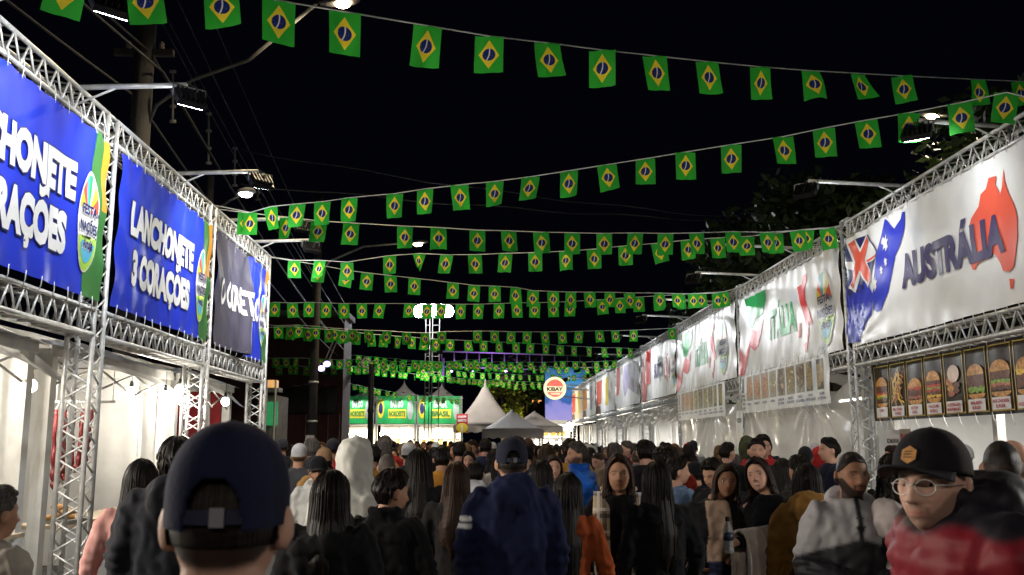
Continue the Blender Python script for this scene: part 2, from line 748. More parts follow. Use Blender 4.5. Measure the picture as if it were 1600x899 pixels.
def text_raw(body, bold, spacing):
    key = (body, bold, spacing)
    if key in TXT:
        return TXT[key]
    c = bpy.data.curves.new('lettering', 'FONT')
    c.body = body
    c.size = 1
    c.offset = bold
    c.space_character = spacing
    c.resolution_u = 3
    c.fill_mode = 'FRONT'
    o = bpy.data.objects.new('lettering', c)
    SCR.collection.objects.link(o)
    dg = scratch_depsgraph()
    me = bpy.data.meshes.new_from_object(o.evaluated_get(dg))
    v = np.array([p.co[:2] for p in me.vertices])
    f = [tuple(p.vertices) for p in me.polygons]
    bpy.data.objects.remove(o)
    bpy.data.curves.remove(c)
    bpy.data.meshes.remove(me)
    TXT[key] = (v, f)
    return v, f


def text2d(body, bold=.02, spacing=1.0):
    """lettering outline; the tilde over O is drawn by hand"""
    plain = body.replace('Õ', 'O').replace('Ã', 'A')
    v, f = text_raw(plain, bold, spacing)
    v, f = [tuple(p) for p in v], list(f)
    for i, ch in enumerate(body):
        if ch in 'ÕÃ':
            x1 = text_raw(plain[:i + 1], bold, spacing)[0][:, 0].max()
            x0 = text_raw(plain[:i], bold, spacing)[0][:, 0].max() if i else 0
            xc, hw, th = (x0 + x1) / 2 + .02, .21 + bold, .035 + bold * .9
            n, o = 10, len(v)
            for k in range(n + 1):
                t = k / n
                yy = .86 + bold + .045 * math.sin((t - .5) * 2 * math.pi)
                v += [(xc - hw + 2 * hw * t, yy - th), (xc - hw + 2 * hw * t, yy + th)]
            f += [(o + 2 * k, o + 2 * k + 2, o + 2 * k + 3, o + 2 * k + 1) for k in range(n)]
    return np.array(v), f


def text_fit(body, u0, v0, w, h, bold=.02, shear=0.0, spacing=1.0):
    v, f = text2d(body, bold, spacing)
    lo, hi = v.min(0), v.max(0)
    # fit by cap height so that accents and cedillas stick out
    cap0, cap1 = -bold, .70 + bold
    x = (v[:, 0] - lo[0]) / (hi[0] - lo[0]) * w + u0
    y = (v[:, 1] - cap0) / (cap1 - cap0) * h + v0
    return np.stack([x + shear * (y - v0), y], 1), f


class Banner:
    def __init__(s, O, ud, n, W, H, seed, wr=1.0, style=0):
        s.O, s.ud, s.n = np.array(O, float), np.array(ud, float), np.array(n, float)
        s.W, s.H, s.seed, s.wr, s.style = W, H, seed, wr, style

    def disp(s, u, v):
        a, d = s.wr, s.seed
        w = .035 * mnoise.noise(Vector((u * .9 + d, v * .7, d)))
        w += .016 * mnoise.noise(Vector((u * 3.1 - v * 1.3 + d, v * 1.2 + u * .4, 3 + d)))
        w -= .022 * abs(mnoise.noise(Vector((u * 1.7 + v * .9, v * .8 - u * .25, 7 + d))))
        e = math.exp(-max(s.H - v, 0) / .16) + .6 * math.exp(-max(v, 0) / .14)
        w += .014 * e * math.sin(u * 15 + 3 * mnoise.noise(Vector((u, d, 0))))
        es = math.exp(-max(u, 0) / .3) + math.exp(-max(s.W - u, 0) / .3)
        w += .014 * es * math.sin(v * 11 + d + u * 4)
        if s.style == 1:      # slack, heavily creased
            c = u - .55 * s.W - (v - s.H * .5) * .35
            w += .10 * math.exp(-(c / .25) ** 2) * (1.2 - v / s.H)
            w += .05 * math.sin(c * 11 + v * 1.2) * math.exp(-abs(c) / .7)
            w -= .04 * abs(mnoise.noise(Vector((u * 3 + v * 2, v * 1.1, 2))))
        if s.style == 2:      # gathered towards one lower corner
            r = math.hypot(u, v)
            th = math.atan2(v, u + .02)
            w += .022 * math.sin(th * 26) * math.exp(-r / 1.1) * min(1, r * 2)
        return w * a

    def map(s, u, v, lift=0):
        return s.O + s.ud * u + np.array([0, 0, 1.]) * v + s.n * (s.disp(u, v) + lift)

    def uv(s, px, py):
        p = atX(px, py, s.O[0]) - s.O
        return float(p @ s.ud), float(p[2])

    def sheet(s, name, m, root, nu=None, nv=None, u0=0, u1=None, v0=0, v1=None, lift=0):
        u1 = s.W if u1 is None else u1
        v1 = s.H if v1 is None else v1
        nu = nu or max(4, int((u1 - u0) / .05))
        nv = nv or max(4, int((v1 - v0) / .05))
        b = MB()
        b.grid(lambda a, c: s.map(u0 + (u1 - u0) * a, v0 + (v1 - v0) * c, lift), nu, nv)
        return b.build(name, m, root, True)

    def printed(s, name, v, f, m, root, lift=.005, step=.06):
        bm = bmesh.new()
        vs_ = [bm.verts.new((p[0], p[1], 0)) for p in v]
        for q in f:
            try:
                bm.faces.new([vs_[i] for i in q])
            except ValueError:
                pass
        bmesh.ops.triangulate(bm, faces=bm.faces[:])
        v = np.array(v)
        for ax in (0, 1):
            lo, hi = v[:, ax].min(), v[:, ax].max()
            k = math.floor(lo / step) + 1
            while k * step < hi:
                no = (1, 0, 0) if ax == 0 else (0, 1, 0)
                co = (k * step, 0, 0) if ax == 0 else (0, k * step, 0)
                bmesh.ops.bisect_plane(bm, geom=bm.verts[:] + bm.edges[:] + bm.faces[:], plane_co=co, plane_no=no)
                k += 1
        o0 = wloc(root)
        for p in bm.verts:
            p.co = Vector(s.map(p.co.x, p.co.y, lift + .0055) - o0)
        for p in bm.faces:
            p.smooth = True
        me = bpy.data.meshes.new(name)
        bm.to_mesh(me)
        bm.free()
        me.materials.append(m)
        return link(name, me, root)

    def poly(s, name, pts, m, root, lift=.005):
        return s.printed(name, pts, [tuple(range(len(pts)))], m, root, lift)

    def ties(s, root, nb, top=True):
        """eyelets with white cord ties along top and bottom edges"""
        for vv, dz in ((s.H, .16), (0, -.12)):
            m = MB()
            for i in range(nb):
                u = (i + .5) / nb * s.W
                p = s.map(u, vv + (-.03 if vv else .03), .006)
                q = s.O + s.ud * (u + .03) + np.array([0, 0, vv + dz]) - s.n * .03
                m.tube([p, (p + q) / 2 + s.n * .01, q], .005, 4)
            tag(m.build('tie_cords', M_CORD, root, True), kind='stuff')


def ellipse(c, a, b, n=28, t0=0, t1=360):
    return [(c[0] + a * math.cos(R(t0 + (t1 - t0) * i / n)), c[1] + b * math.sin(R(t0 + (t1 - t0) * i / n))) for i in range(n if t1 - t0 == 360 else n + 1)]


V_WHITE = mat('white_vinyl', (.80, .80, .79), **VINYL)
V_BLUE = mat('blue_vinyl', (.016, .040, .60), **VINYL)
V_SLATE = mat('slate_grey', (.075, .07, .105), **VINYL)
V_GREEN = mat('green_vinyl', (.05, .20, .05), **VINYL)
V_ORANGE = mat('orange_vinyl', (.75, .30, .03), **VINYL)
V_PURPLE = mat('purple_print', (.045, .03, .12), **VINYL)
V_RED = mat('red_print', (.80, .11, .06), **VINYL)
V_ITRED = mat('italian_red_print', (.70, .05, .06), **VINYL)
V_ITGREEN = mat('italian_green_print', (.03, .42, .12), **VINYL)
V_NAVY = mat('navy_print', (.015, .02, .13), **VINYL)
V_FBLUE = mat('flag_blue_print', (.035, .05, .50), **VINYL)
V_YELLOW = mat('yellow_print', (.80, .62, .05), **VINYL)
V_CYAN = mat('cyan_print', (.10, .45, .68), **VINYL)
V_LIME = mat('lime_print', (.40, .65, .08), **VINYL)
V_GREY = mat('grey_print', (.42, .42, .43), **VINYL)
V_BLACK = mat('black_vinyl', (.012, .011, .011), **VINYL)
V_GOLD = mat('gold_print', (.60, .42, .10), **VINYL)
V_TXTRED = mat('menu_red_print', (.45, .03, .04), **VINYL)


def festa_logo(B, root, u, v, a, b):
    """oval festival emblem: FESTA DAS NACOES ARUJA"""
    lg = B.poly('festival_emblem', ellipse((u, v), a, b), V_WHITE, root, .006)
    cols = [V_RED, V_YELLOW, V_WHITE, V_ITGREEN, V_CYAN, V_RED, V_YELLOW]
    for i, m in enumerate(cols):
        t0 = 15 + i * 21.5
        pts = [(u, v + .15 * b)] + ellipse((u, v), a * .9, b * .92, 4, t0, t0 + 21.5)
        B.poly('flag_wedge', pts, m, lg, .009)
    B.poly('green_swoosh', ellipse((u, v), a * .95, b * .97, 10, 200, 345) + [(u + a * .35, v - b * .55), (u - a * .4, v - b * .5)], V_LIME, lg, .009)
    B.poly('blue_swoosh', ellipse((u, v), a * .8, b * .82, 10, 215, 330) + [(u + a * .2, v - b * .45), (u - a * .5, v - b * .4)], V_CYAN, lg, .012)
    for wd, y, h, w in (('FESTA', .10, .22, 1.45), ('NAÇÕES', -.24, .23, 1.75), ('Arujá', -.56, .22, 1.0)):
        vv, ff = text_fit(wd, u - a * w / 2, v + y * b, a * w, b * h, .09)
        B.printed('word_backing', vv, ff, V_WHITE, lg, .015)
        vv, ff = text_fit(wd, u - a * w / 2 * .96, v + y * b + .01, a * w * .96, b * h * .92, .035)
        B.printed('word', vv, ff, V_NAVY, lg, .018)
    vv, ff = text_fit('DAS', u + a * .72, v + .16 * b, a * .25, b * .08, .03)
    B.printed('word', vv, ff, V_NAVY, lg, .018)


def px_text(B, name, body, bl, tl, br, m, root, bold, lift=.006, outline=None):
    """lettering fitted between measured corners (bottom-left, top-left, bottom-right)"""
    u0, v0 = B.uv(*bl)
    _, v1 = B.uv(*tl)
    u1, _ = B.uv(*br)
    return uv_text(B, name, body, u0, v0, u1 - u0, v1 - v0, m, root, bold, lift, outline)


def uv_text(B, name, body, u, v, w, h, m, root, bold, lift=.006, outline=None):
    if outline:
        vv, ff = text_fit(body, u - .015, v - .015, w + .03, h + .03, bold + .03)
        B.printed(name + '_outline', vv, ff, outline, root, lift - .003)
    vv, ff = text_fit(body, u, v, w, h, bold)
    return B.printed(name, vv, ff, m, root, lift)


# --- the blue snack bar banners
def left_banner(i, seed, label, style=0, wr=1.0):
    y0, y1 = LCOL[i] + .04, LCOL[i + 1] - TS - .02
    B = Banner((LX + .045, y0, 3.06), (0, 1, 0), (1, 0, 0), y1 - y0, 1.64, seed, wr, style)
    root = thing('printed_banner', B.O, label, 'banner', 'printed banners above the stalls')
    return B, root


B2, r2 = left_banner(2, 4.3, 'blue snack bar banner with white lettering, directly beside the creased dark banner')
B1, r1 = left_banner(1, 9.1, 'blue snack bar banner at the opposite end of the row from the creased dark banner')
for B, rt in ((B1, r1), (B2, r2)):
    B.sheet('sheet', V_BLUE, rt)
    B.sheet('green_stripe', V_GREEN, rt, u0=B.W - .42, u1=B.W - .13, v0=0, v1=B.H, lift=.004)
    B.sheet('orange_stripe', V_ORANGE, rt, u0=B.W - .13, v0=.9, v1=B.H, lift=.004)
    B.sheet('brown_stripe', V_GREEN, rt, u0=B.W - .13, v0=0, v1=.9, lift=.0045)
    B.ties(rt, 12)
u0, v0 = B2.uv(200, 366)
ua, va = B2.uv(200.5, 445)
u1, vb = B2.uv(301, 424)
h1 = B2.uv(199, 309)[1] - v0
h2 = B2.uv(200.5, 386)[1] - va
w1 = u1 - u0
w2 = B2.uv(293, 484)[0] - ua
for B, rt in ((B1, r1), (B2, r2)):
    uv_text(B, 'upper_lettering', 'LANCHONETE', u0, v0, w1, h1, V_WHITE, rt, .062, .008, V_NAVY)
    uv_text(B, 'lower_lettering', '3 CORAÇÕES', ua, va, w2, h2, V_WHITE, rt, .062, .008, V_NAVY)
    festa_logo(B, rt, B.W - .42, .72, .235, .50)
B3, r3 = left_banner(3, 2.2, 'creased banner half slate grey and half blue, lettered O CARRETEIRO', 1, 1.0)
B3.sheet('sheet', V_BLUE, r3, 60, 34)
B3.sheet('slate_area', V_SLATE, r3, 40, 34, u1=B3.W * .58, lift=.004)  # slate grey laid over the near part of the blue sheet
B3.sheet('green_stripe', V_GREEN, r3, u0=B3.W - .34, v0=0, v1=.9, lift=.004)
B3.sheet('orange_stripe', V_ORANGE, r3, u0=B3.W - .14, v0=1.2, lift=.004)
uv_text(B3, 'lettering', 'O CARRETEIRO', .25, .62, B3.W - .95, .42, V_WHITE, r3, .04, .009)
festa_logo(B3, r3, B3.W - .36, .70, .2, .46)
B3.ties(r3, 12)


# --- right-hand banners (read from far to near, so u runs towards the viewer)
def right_banner(i, seed, label, style=0, wr=1.0, z0=3.07, h=1.63):
    y0, y1 = RCOL[i] + .06, RCOL[i + 1] - TS - .03
    B = Banner((RX - .045, y1, z0), (0, -1, 0), (-1, 0, 0), y1 - y0, h, seed, wr, style)
    root = thing('printed_banner', B.O, label, 'banner', 'printed banners above the stalls')
    return B, root


BA, ra = right_banner(1, 5.5, 'white vinyl banner lettered AUSTRÁLIA over a red map with blue flag ribbon', 2)
BA.sheet('sheet', V_WHITE, ra)


def zA(pts):
    return [BA.uv(1310 + x / 2.9, 230 + y / 2.9) for x, y in pts]


BA.poly('country_map', zA([(745, 95), (752, 150), (775, 210), (800, 265), (818, 320), (820, 400), (805, 490), (795, 545), (775, 565), (745, 560), (735, 530),
        (718, 500), (700, 480), (680, 500), (650, 515), (625, 535), (622, 555), (608, 555), (600, 540), (608, 480), (598, 420), (595, 360), (605, 325),
        (640, 270), (650, 215), (670, 190), (680, 140), (710, 130), (705, 170), (730, 215), (738, 180)]), V_RED, ra)
BA.poly('island_map', zA([(775, 597), (795, 597), (792, 640), (780, 645)]), V_RED, ra)
BA.poly('flag_ribbon', zA([(215, 325), (262, 370), (285, 325), (290, 295), (308, 292), (305, 370), (290, 440), (268, 490), (265, 510), (235, 650), (205, 740),
        (180, 748), (160, 735), (168, 690), (150, 700), (178, 480), (200, 400)]), V_FBLUE, ra)
BA.poly('flag_ribbon_tail', zA([(38, 560), (60, 640), (130, 610), (165, 690), (150, 760), (120, 800), (95, 880), (45, 890), (36, 880)]), V_FBLUE, ra)
BA.poly('union_field', zA([(36, 440), (125, 395), (180, 470), (150, 560), (130, 640), (60, 690), (36, 640)]), V_NAVY, ra, .005)
BA.poly('union_cross_white', zA([(36, 436), (78, 410), (98, 460), (118, 396), (140, 430), (175, 475), (170, 505), (128, 525), (150, 600), (130, 640), (98, 575), (80, 660), (50, 640),
        (72, 560), (36, 550), (36, 520), (70, 520)]), V_WHITE, ra, .008)
BA.poly('union_cross_red', zA([(45, 440), (74, 418), (98, 478), (120, 404), (133, 425), (118, 510), (146, 592), (128, 616), (95, 556), (70, 645), (56, 628), (84, 522)]), V_RED, ra, .011)
BA.poly('union_bar_red', zA([(125, 512), (172, 484), (170, 496), (128, 522)]), V_RED, ra, .011)


def star(c, r, n=7):
    out = []
    for i in range(2 * n):
        q = math.pi * i / n + .3
        rr = r if i % 2 == 0 else r * .45
        out.append((c[0] + rr * math.cos(q), c[1] + rr * math.sin(q)))
    return out


for (x, y, rr) in ((218, 435, .125), (226, 520, .075), (203, 558, .075), (168, 620, .115)):
    BA.poly('star', star(zA([(x, y)])[0], rr), V_WHITE, ra, .010)
px_text(BA, 'lettering', 'AUSTRÁLIA', (1412, 452), (1412, 398), (1573, 395), V_PURPLE, ra, .055, .012)
festa_logo(BA, ra, 5.45, .75, .25, .55)
BA.ties(ra, 26)

# --- two Italy banners share one design
BI, ri = right_banner(2, 1.7, 'white vinyl banner lettered ITÁLIA beside the Australia banner')
BI2, ri2 = right_banner(3, 6.4, 'white vinyl banner lettered ITÁLIA farther from the Australia banner')


def zI(pts):
    return [BI.uv(1020 + x / 2.81, 380 + y / 2.81) for x, y in pts]


it_green = zI([(403, 248), (440, 232), (492, 203), (494, 250), (482, 312), (455, 330), (440, 376), (426, 372), (414, 320)])
it_red = zI([(381, 584), (384, 458), (402, 500), (430, 420), (440, 376), (462, 392), (486, 330), (478, 400), (468, 452), (450, 472), (425, 455), (414, 532), (398, 580)])
it_map = zI([(655, 142), (672, 133), (677, 165), (666, 192), (672, 250), (692, 310), (704, 345), (698, 362), (688, 345), (691, 400), (681, 482), (668, 472),
             (665, 447), (682, 432), (680, 380), (660, 300), (641, 242), (635, 195), (650, 180)])
it_sar = zI([(642, 350), (649, 352), (648, 412), (640, 418)])
lo0 = zI([(757, 270)])[0]
la = abs(zI([(790, 270)])[0][0] - lo0[0])
t0_, t1_, t2_ = zI([(517, 428)])[0], zI([(517, 296)])[0], zI([(632, 385)])[0]
for B, rt in ((BI, ri), (BI2, ri2)):
    B.sheet('sheet', V_WHITE, rt)
    B.poly('flag_green', it_green, V_ITGREEN, rt)
    B.poly('flag_red', it_red, V_ITRED, rt)
    B.poly('country_map', it_map, V_ITRED, rt)
    B.poly('island_map', it_sar, V_ITRED, rt)
    uv_text(B, 'lettering', 'ITÁLIA', t0_[0], t0_[1], t2_[0] - t0_[0], t1_[1] - t0_[1], V_ITGREEN, rt, .05)
    festa_logo(B, rt, lo0[0], .74, .40, .62)
    B.ties(rt, 22)

# --- farther banners, seen very obliquely
BS, rs = right_banner(4, 3.3, 'white vinyl banner with red map and dark lettering past the farther Italy banner')
BS.sheet('sheet', V_WHITE, rs)
BS.poly('flag_red', [(0, 0), (.9, 0), (1.2, .5), (1.7, .55), (2.0, B.H), (1.0, B.H), (.9, 1.0), (.6, 1.2), (0, 1.62)], V_ITRED, rs)
uv_text(BS, 'lettering', 'SUÍÇA', 2.6, .62, 1.5, .48, V_PURPLE, rs, .05)
BS.poly('country_map', [(4.2, .75), (4.35, .5), (4.5, .62), (4.65, .35), (4.8, .55), (5.0, .5), (5.1, .8), (5.0, 1.1), (4.75, 1.25), (4.5, 1.1), (4.3, 1.05)], V_ITRED, rs)
festa_logo(BS, rs, 5.6, .75, .3, .6)
BJ, rj = right_banner(5, 8.3, 'white banner with one red stripe and lilac grey print farther down the stalls')
BJ.sheet('sheet', V_WHITE, rj)
BJ.poly('flag_red', [(.2, .5), (1.0, .55), (1.4, B.H), (.5, B.H)], V_ITRED, rj)
BJ.poly('lilac_print', [(2.4, .4), (3.2, .7), (5.6, .3), (5.9, 1.5), (2.5, 1.58), (2.0, 1.0)], mat('lilac_print', (.38, .34, .50), **VINYL), rj)
for k, sd in ((6, 1.1), (7, 2.7), (8, 5.9)):
    BK, rk = right_banner(k, sd, ['white banner with red, ochre and black bands seen edge on', 'white banner with orange band and grey lower half seen edge on',
                                  'last banner of the row with orange, cream and brown bands'][k - 6])
    BK.sheet('sheet', V_WHITE if k < 8 else mat('cream_vinyl', (.72, .62, .42), **VINYL), rk, 40, 12)
    BK.poly('red_band', [(.2, .35), (2.0, .45), (2.3, 1.5), (.2, 1.5)], V_RED if k != 7 else V_ORANGE, rk)
    BK.poly('brown_band', [(.0, .02), (1.6, .02), (1.5, .35), (0, .35)], mat('brown_print', (.12, .06, .04), **VINYL), rk)
    BK.poly('yellow_band', [(3.5, .3), (4.4, .3), (4.6, 1.5), (3.6, 1.5)], V_YELLOW if k != 7 else V_GREY, rk)
BZ, rz_ = right_banner(0, 7.7, 'plain white banner on the stall frame behind the viewer')
BZ.sheet('sheet', V_WHITE, rz_, 20, 8)

# ------------------------------------------------------------------ menus
FOOD = [food_mat('food_burger', [(0, (.40, .17, .04)), (.27, (.60, .32, .08)), (.36, (.30, .36, .06)), (.42, (.62, .40, .08)), (.5, (.14, .05, .025)), (.6, (.34, .10, .045)), (.68, (.68, .46, .12)), (.76, (.55, .25, .06)), (1, (.42, .18, .05))]),
        food_mat('food_fries', [(0, (.70, .45, .05)), (.35, (.75, .55, .10)), (.55, (.05, .03, .02)), (.75, (.72, .52, .08)), (1, (.30, .15, .04))]),
        food_mat('food_meat', [(0, (.34, .13, .05)), (.3, (.52, .24, .09)), (.5, (.12, .045, .03)), (.62, (.60, .36, .14)), (.8, (.5, .22, .08)), (1, (.36, .14, .05))]),
        food_mat('food_chicken', [(0, (.45, .22, .06)), (.4, (.66, .38, .12)), (.6, (.46, .18, .07)), (.8, (.70, .46, .17)), (1, (.38, .18, .06))]),
        food_mat('food_egg', [(0, (.3, .1, .06)), (.45, (.35, .13, .08)), (.55, (.70, .50, .38)), (.8, (.78, .6, .48)), (1, (.7, .52, .4))])]
PASTA = [food_mat('pasta_red', [(0, (.42, .05, .02)), (.35, (.50, .12, .05)), (.6, (.62, .34, .16)), (1, (.25, .03, .02))], 'heap', (.42, .36, .30)),
         food_mat('pasta_yellow', [(0, (.50, .30, .06)), (.4, (.60, .42, .12)), (.7, (.16, .10, .04)), (1, (.6, .5, .26))], 'heap', (.34, .28, .22)),
         food_mat('pasta_brown', [(0, (.20, .10, .05)), (.4, (.36, .22, .11)), (.7, (.08, .04, .025)), (1, (.5, .36, .22))], 'heap', (.30, .26, .22)),
         food_mat('drink_dark', [(0, (.08, .04, .02)), (.4, (.16, .1, .04)), (.55, (.5, .32, .06)), (1, (.1, .06, .03))], 'heap', (.05, .045, .04))]
YA = RCOL[2] - .55
BM = Banner((RX + .12, YA, 1.97), (0, -1, 0), (-1, 0, 0), 5.3, .80, 12.2, .35)
rm = thing('menu_banner', BM.O, 'black menu banner of burger pictures in gold frames under the Australia banner', 'menu')
BM.sheet('sheet', V_BLACK, rm)
names = [('KAMPS', ''), ('MEL STEAK', 'CHEESE'), ('MUTTON', 'BURG'), ('HALLOUMI', 'BURG 2'), ('AUSTRALIAN', 'MASTERBURG'), ('MALAISIA', 'BURGER'),
         ('AUS CHICKEN', 'BURGER'), ('', 'VEGETARIANO'), ('PORÇÃO DE', 'CHICKEN SUPREME'), ('PORÇÃO', 'FRITAS')]
fo = [0, 1, 2, 0, 4, 2, 0, 3, 3, 1]
M_BUN = mat('bun_print', (.62, .30, .075), .4, 0, .45, 22)
M_PATTY = mat('patty_print', (.15, .055, .028), .4, 0, .6, 40)
M_CHEESE = mat('cheese_print', (.80, .50, .06), .4, 0, .25, 20)
M_LETT = mat('lettuce_print', (.26, .42, .05), .4, 0, .5, 30)
M_TOM = mat('tomato_print', (.55, .07, .04), .4, 0, .4, 25)
M_FRY = mat('fried_print', (.72, .42, .09), .4, 0, .45, 30)
M_EGG = mat('egg_print', (.80, .62, .50), .4, 0, .15, 9)
M_BACON = mat('bacon_print', (.46, .15, .08), .4, 0, .6, 35)


def band(u, v, w, h, rg, wav, n=12):
    up = [(u + w * (k / n - .5), v + h / 2 + wav * rg.uniform(-1, 1)) for k in range(n, -1, -1)]
    dn = [(u + w * (k / n - .5), v - h / 2 + wav * rg.uniform(-1, 1)) for k in range(n + 1)]
    return dn + up


def food_print(B, kind, u, v, w, h, par, seed):
    """printed picture of a dish: stacked burger, fries, fried pieces or an egg on meat"""
    rg = random.Random(seed)
    lf = [.0055]

    def pl(pts, m):
        lf[0] += .0004
        B.poly('dish_print', pts, m, par, lf[0])
    if kind == 'burger':
        W = w * rg.uniform(.84, .96)
        pl(ellipse((u, v - .30 * h), W / 2, .10 * h, 16, 180, 360), M_BUN)
        z = v - .29 * h
        for k in range(rg.randrange(4, 7)):
            m, hh = rg.choice([(M_PATTY, .10), (M_CHEESE, .05), (M_LETT, .06), (M_TOM, .05), (M_PATTY, .09), (M_BACON, .06)])
            z += hh * h * .8
            pl(band(u, z, W * rg.uniform(.94, 1.04), hh * h * 1.15, rg, .012 * h * 2), m)
        pl(ellipse((u, z + .02 * h), W / 2, .20 * h, 20, 0, 180), M_BUN)
        for k in range(8):
            pl(ellipse((u + rg.uniform(-.3, .3) * W, z + rg.uniform(.05, .15) * h), .006, .004, 6), M_EGG)
    elif kind == 'fries':
        for k in range(34):
            a, l = rg.gauss(math.pi / 2, .8), rg.uniform(.10, .2) * h
            c = (u + rg.gauss(0, .19) * w, v + rg.uniform(-.3, .28) * h)
            d, n_ = (math.cos(a) * l, math.sin(a) * l), (-math.sin(a) * .012, math.cos(a) * .012)
            q = [(c[0] - d[0] - n_[0], c[1] - d[1] - n_[1]), (c[0] + d[0] - n_[0], c[1] + d[1] - n_[1]), (c[0] + d[0] + n_[0], c[1] + d[1] + n_[1]), (c[0] - d[0] + n_[0], c[1] - d[1] + n_[1])]
            pl([(min(max(x, u - w * .47), u + w * .47), y) for x, y in q], rg.choice([M_FRY, M_FRY, M_CHEESE, M_BACON]))
    elif kind == 'chicken':
        for k in range(7):
            c = (u + (k % 3 - 1) * .26 * w, v + (-.26 + .11 * k) * h * .8)
            pl(ellipse(c, .17 * w, .20 * h, 14), rg.choice([M_FRY, M_BUN, M_BUN, M_BACON]))
            pl(ellipse((c[0] - .03 * w, c[1] + .03 * h), .08 * w, .12 * h, 10), M_FRY)
    else:
        for k in range(9):
            pl(ellipse((u + rg.uniform(-.28, .28) * w, v + rg.uniform(-.33, .02) * h), .2 * w, .06 * h, 12), rg.choice([M_BACON, M_PATTY, M_BUN]))
        pl(ellipse((u, v + .13 * h), .33 * w, .17 * h, 18), M_EGG)


for i, (a, b) in enumerate(names):
    u, w, gpx = .10 + i * .52, .47, .012
    pn = BM.sheet('menu_picture', mat('menu_dark_photo', (.035, .022, .014), .35, 0, .7, 9), rm, 8, 10, u + gpx, u + w - gpx, .05, .75, .004)
    food_print(BM, ['burger', 'fries', 'burger', 'burger', 'egg', 'burger', 'burger', 'burger', 'chicken', 'fries'][i], u + w / 2, .43, w - .04, .62, pn, 40 + i)
    B = BM
    for q in ((u, u + w, .75, .765), (u, u + w, .035, .05), (u, u + .014, .05, .75), (u + w - .014, u + w, .05, .75)):
        BM.sheet('gold_border', V_GOLD, pn, 5, 5, q[0], q[1], q[2], q[3], .007)
    lb = BM.sheet('name_plate', V_WHITE, pn, 8, 4, u + .045, u + w - .045, .05, .185, .0215)
    for t, y in ((a, .125), (b, .07)):
        if t:
            wd = min(w - .13, .032 * len(t))
            uv_text(BM, 'word', t, u + w / 2 - wd / 2, y, wd, .038, V_TXTRED, lb, .03, .024)
BM.ties(rm, 14)

for k, (Bx, y1) in enumerate(((BI, RCOL[3] - .35), (BI2, RCOL[4] - .35))):
    W = 5.2
    BN = Banner((RX - .07, y1, 2.28), (0, -1, 0), (-1, 0, 0), W, .78, 3.1 + 5 * k, .4)
    rn = thing('menu_banner', BN.O, 'white menu banner of pasta pictures hung under the %s Italy banner' % ('nearer', 'farther')[k], 'menu')
    BN.sheet('sheet', V_WHITE, rn)
    for j in range(4):
        uv_text(BN, 'word', ['MASSAS', 'COM', 'MOLHO', 'CASEIRO'][j], .06, .33 - j * .085, .24, .05, V_NAVY, rn, .03)
    pn = BN.sheet('menu_picture', mat('italian_dark_green', (.02, .07, .03), **VINYL), rn, 3, 5, .07, .2, .42, .72, .004)
    nm = [('PIZZA', ''), ('SPAGHETTI', ''), ('NHOQUE', ''), ('LASANHA', ''), ('CANELONE', 'DE CARNE'), ('PORÇÃO', 'DE BATATA'), ('PORÇÃO', 'DE CALABRESA'), ('VINHO', 'TINTO SUAVE'), ('CHOPP', 'ARTESANAL')]
    mm = [0, 0, 0, 1, 2, 1, 2, 3, 3]
    for j, (a, b) in enumerate(nm):
        u = .40 + j * .53
        pn = BN.sheet('menu_picture', PASTA[mm[j]], rn, 5, 7, u, u + (.44 if j < 7 else .30), .24, .73, .004)
        for t, y in ((a, .15), (b, .08)):
            if t:
                wd = min(.46, .044 * len(t))
                uv_text(BN, 'word', t, u + .2 - wd / 2, y, wd, .045, V_NAVY, pn, .03)
    BN.ties(rn, 16)

# ================================================================== STALLS
def sheet_obj(name, fn, nu, nv, m, root):
    return MB().grid(fn, nu, nv).build(name, m, root, True)


def wob(p, a, s, seed):
    return a * noise3(p, s, seed)


BULBM = emis('bulb_glass_lit', (1.0, .93, .80), 26.0)
BULB_ME = None


def bulb(p, power=12, label='', group='bare bulbs strung in the stalls', lit=True, r=.065, wire=.18):
    root = thing('light_bulb', (p[0], p[1], p[2] - r), label, 'bulb', group)
    MB().ell(p, (r, r, r * 1.12), 14, 9).build('glass_globe', BULBM, root, True)
    MB().lathe((p[0], p[1], p[2] + r * .9), [(.016, 0), (.024, .015), (.026, .05), (.018, .085), (.008, .095)], 10).build('socket', M_RUBBER, root, True)
    MB().tube([(p[0], p[1], p[2] + r + .08), (p[0] + .01, p[1], p[2] + r + .08 + wire / 2), (p[0], p[1] + .01, p[2] + r + .08 + wire)], .004, 5).build('wire', M_CABLE, root)
    if lit:
        light(root, 'POINT', (p[0], p[1], p[2] - r - .03), power, (1, .91, .78), .06)
    return root


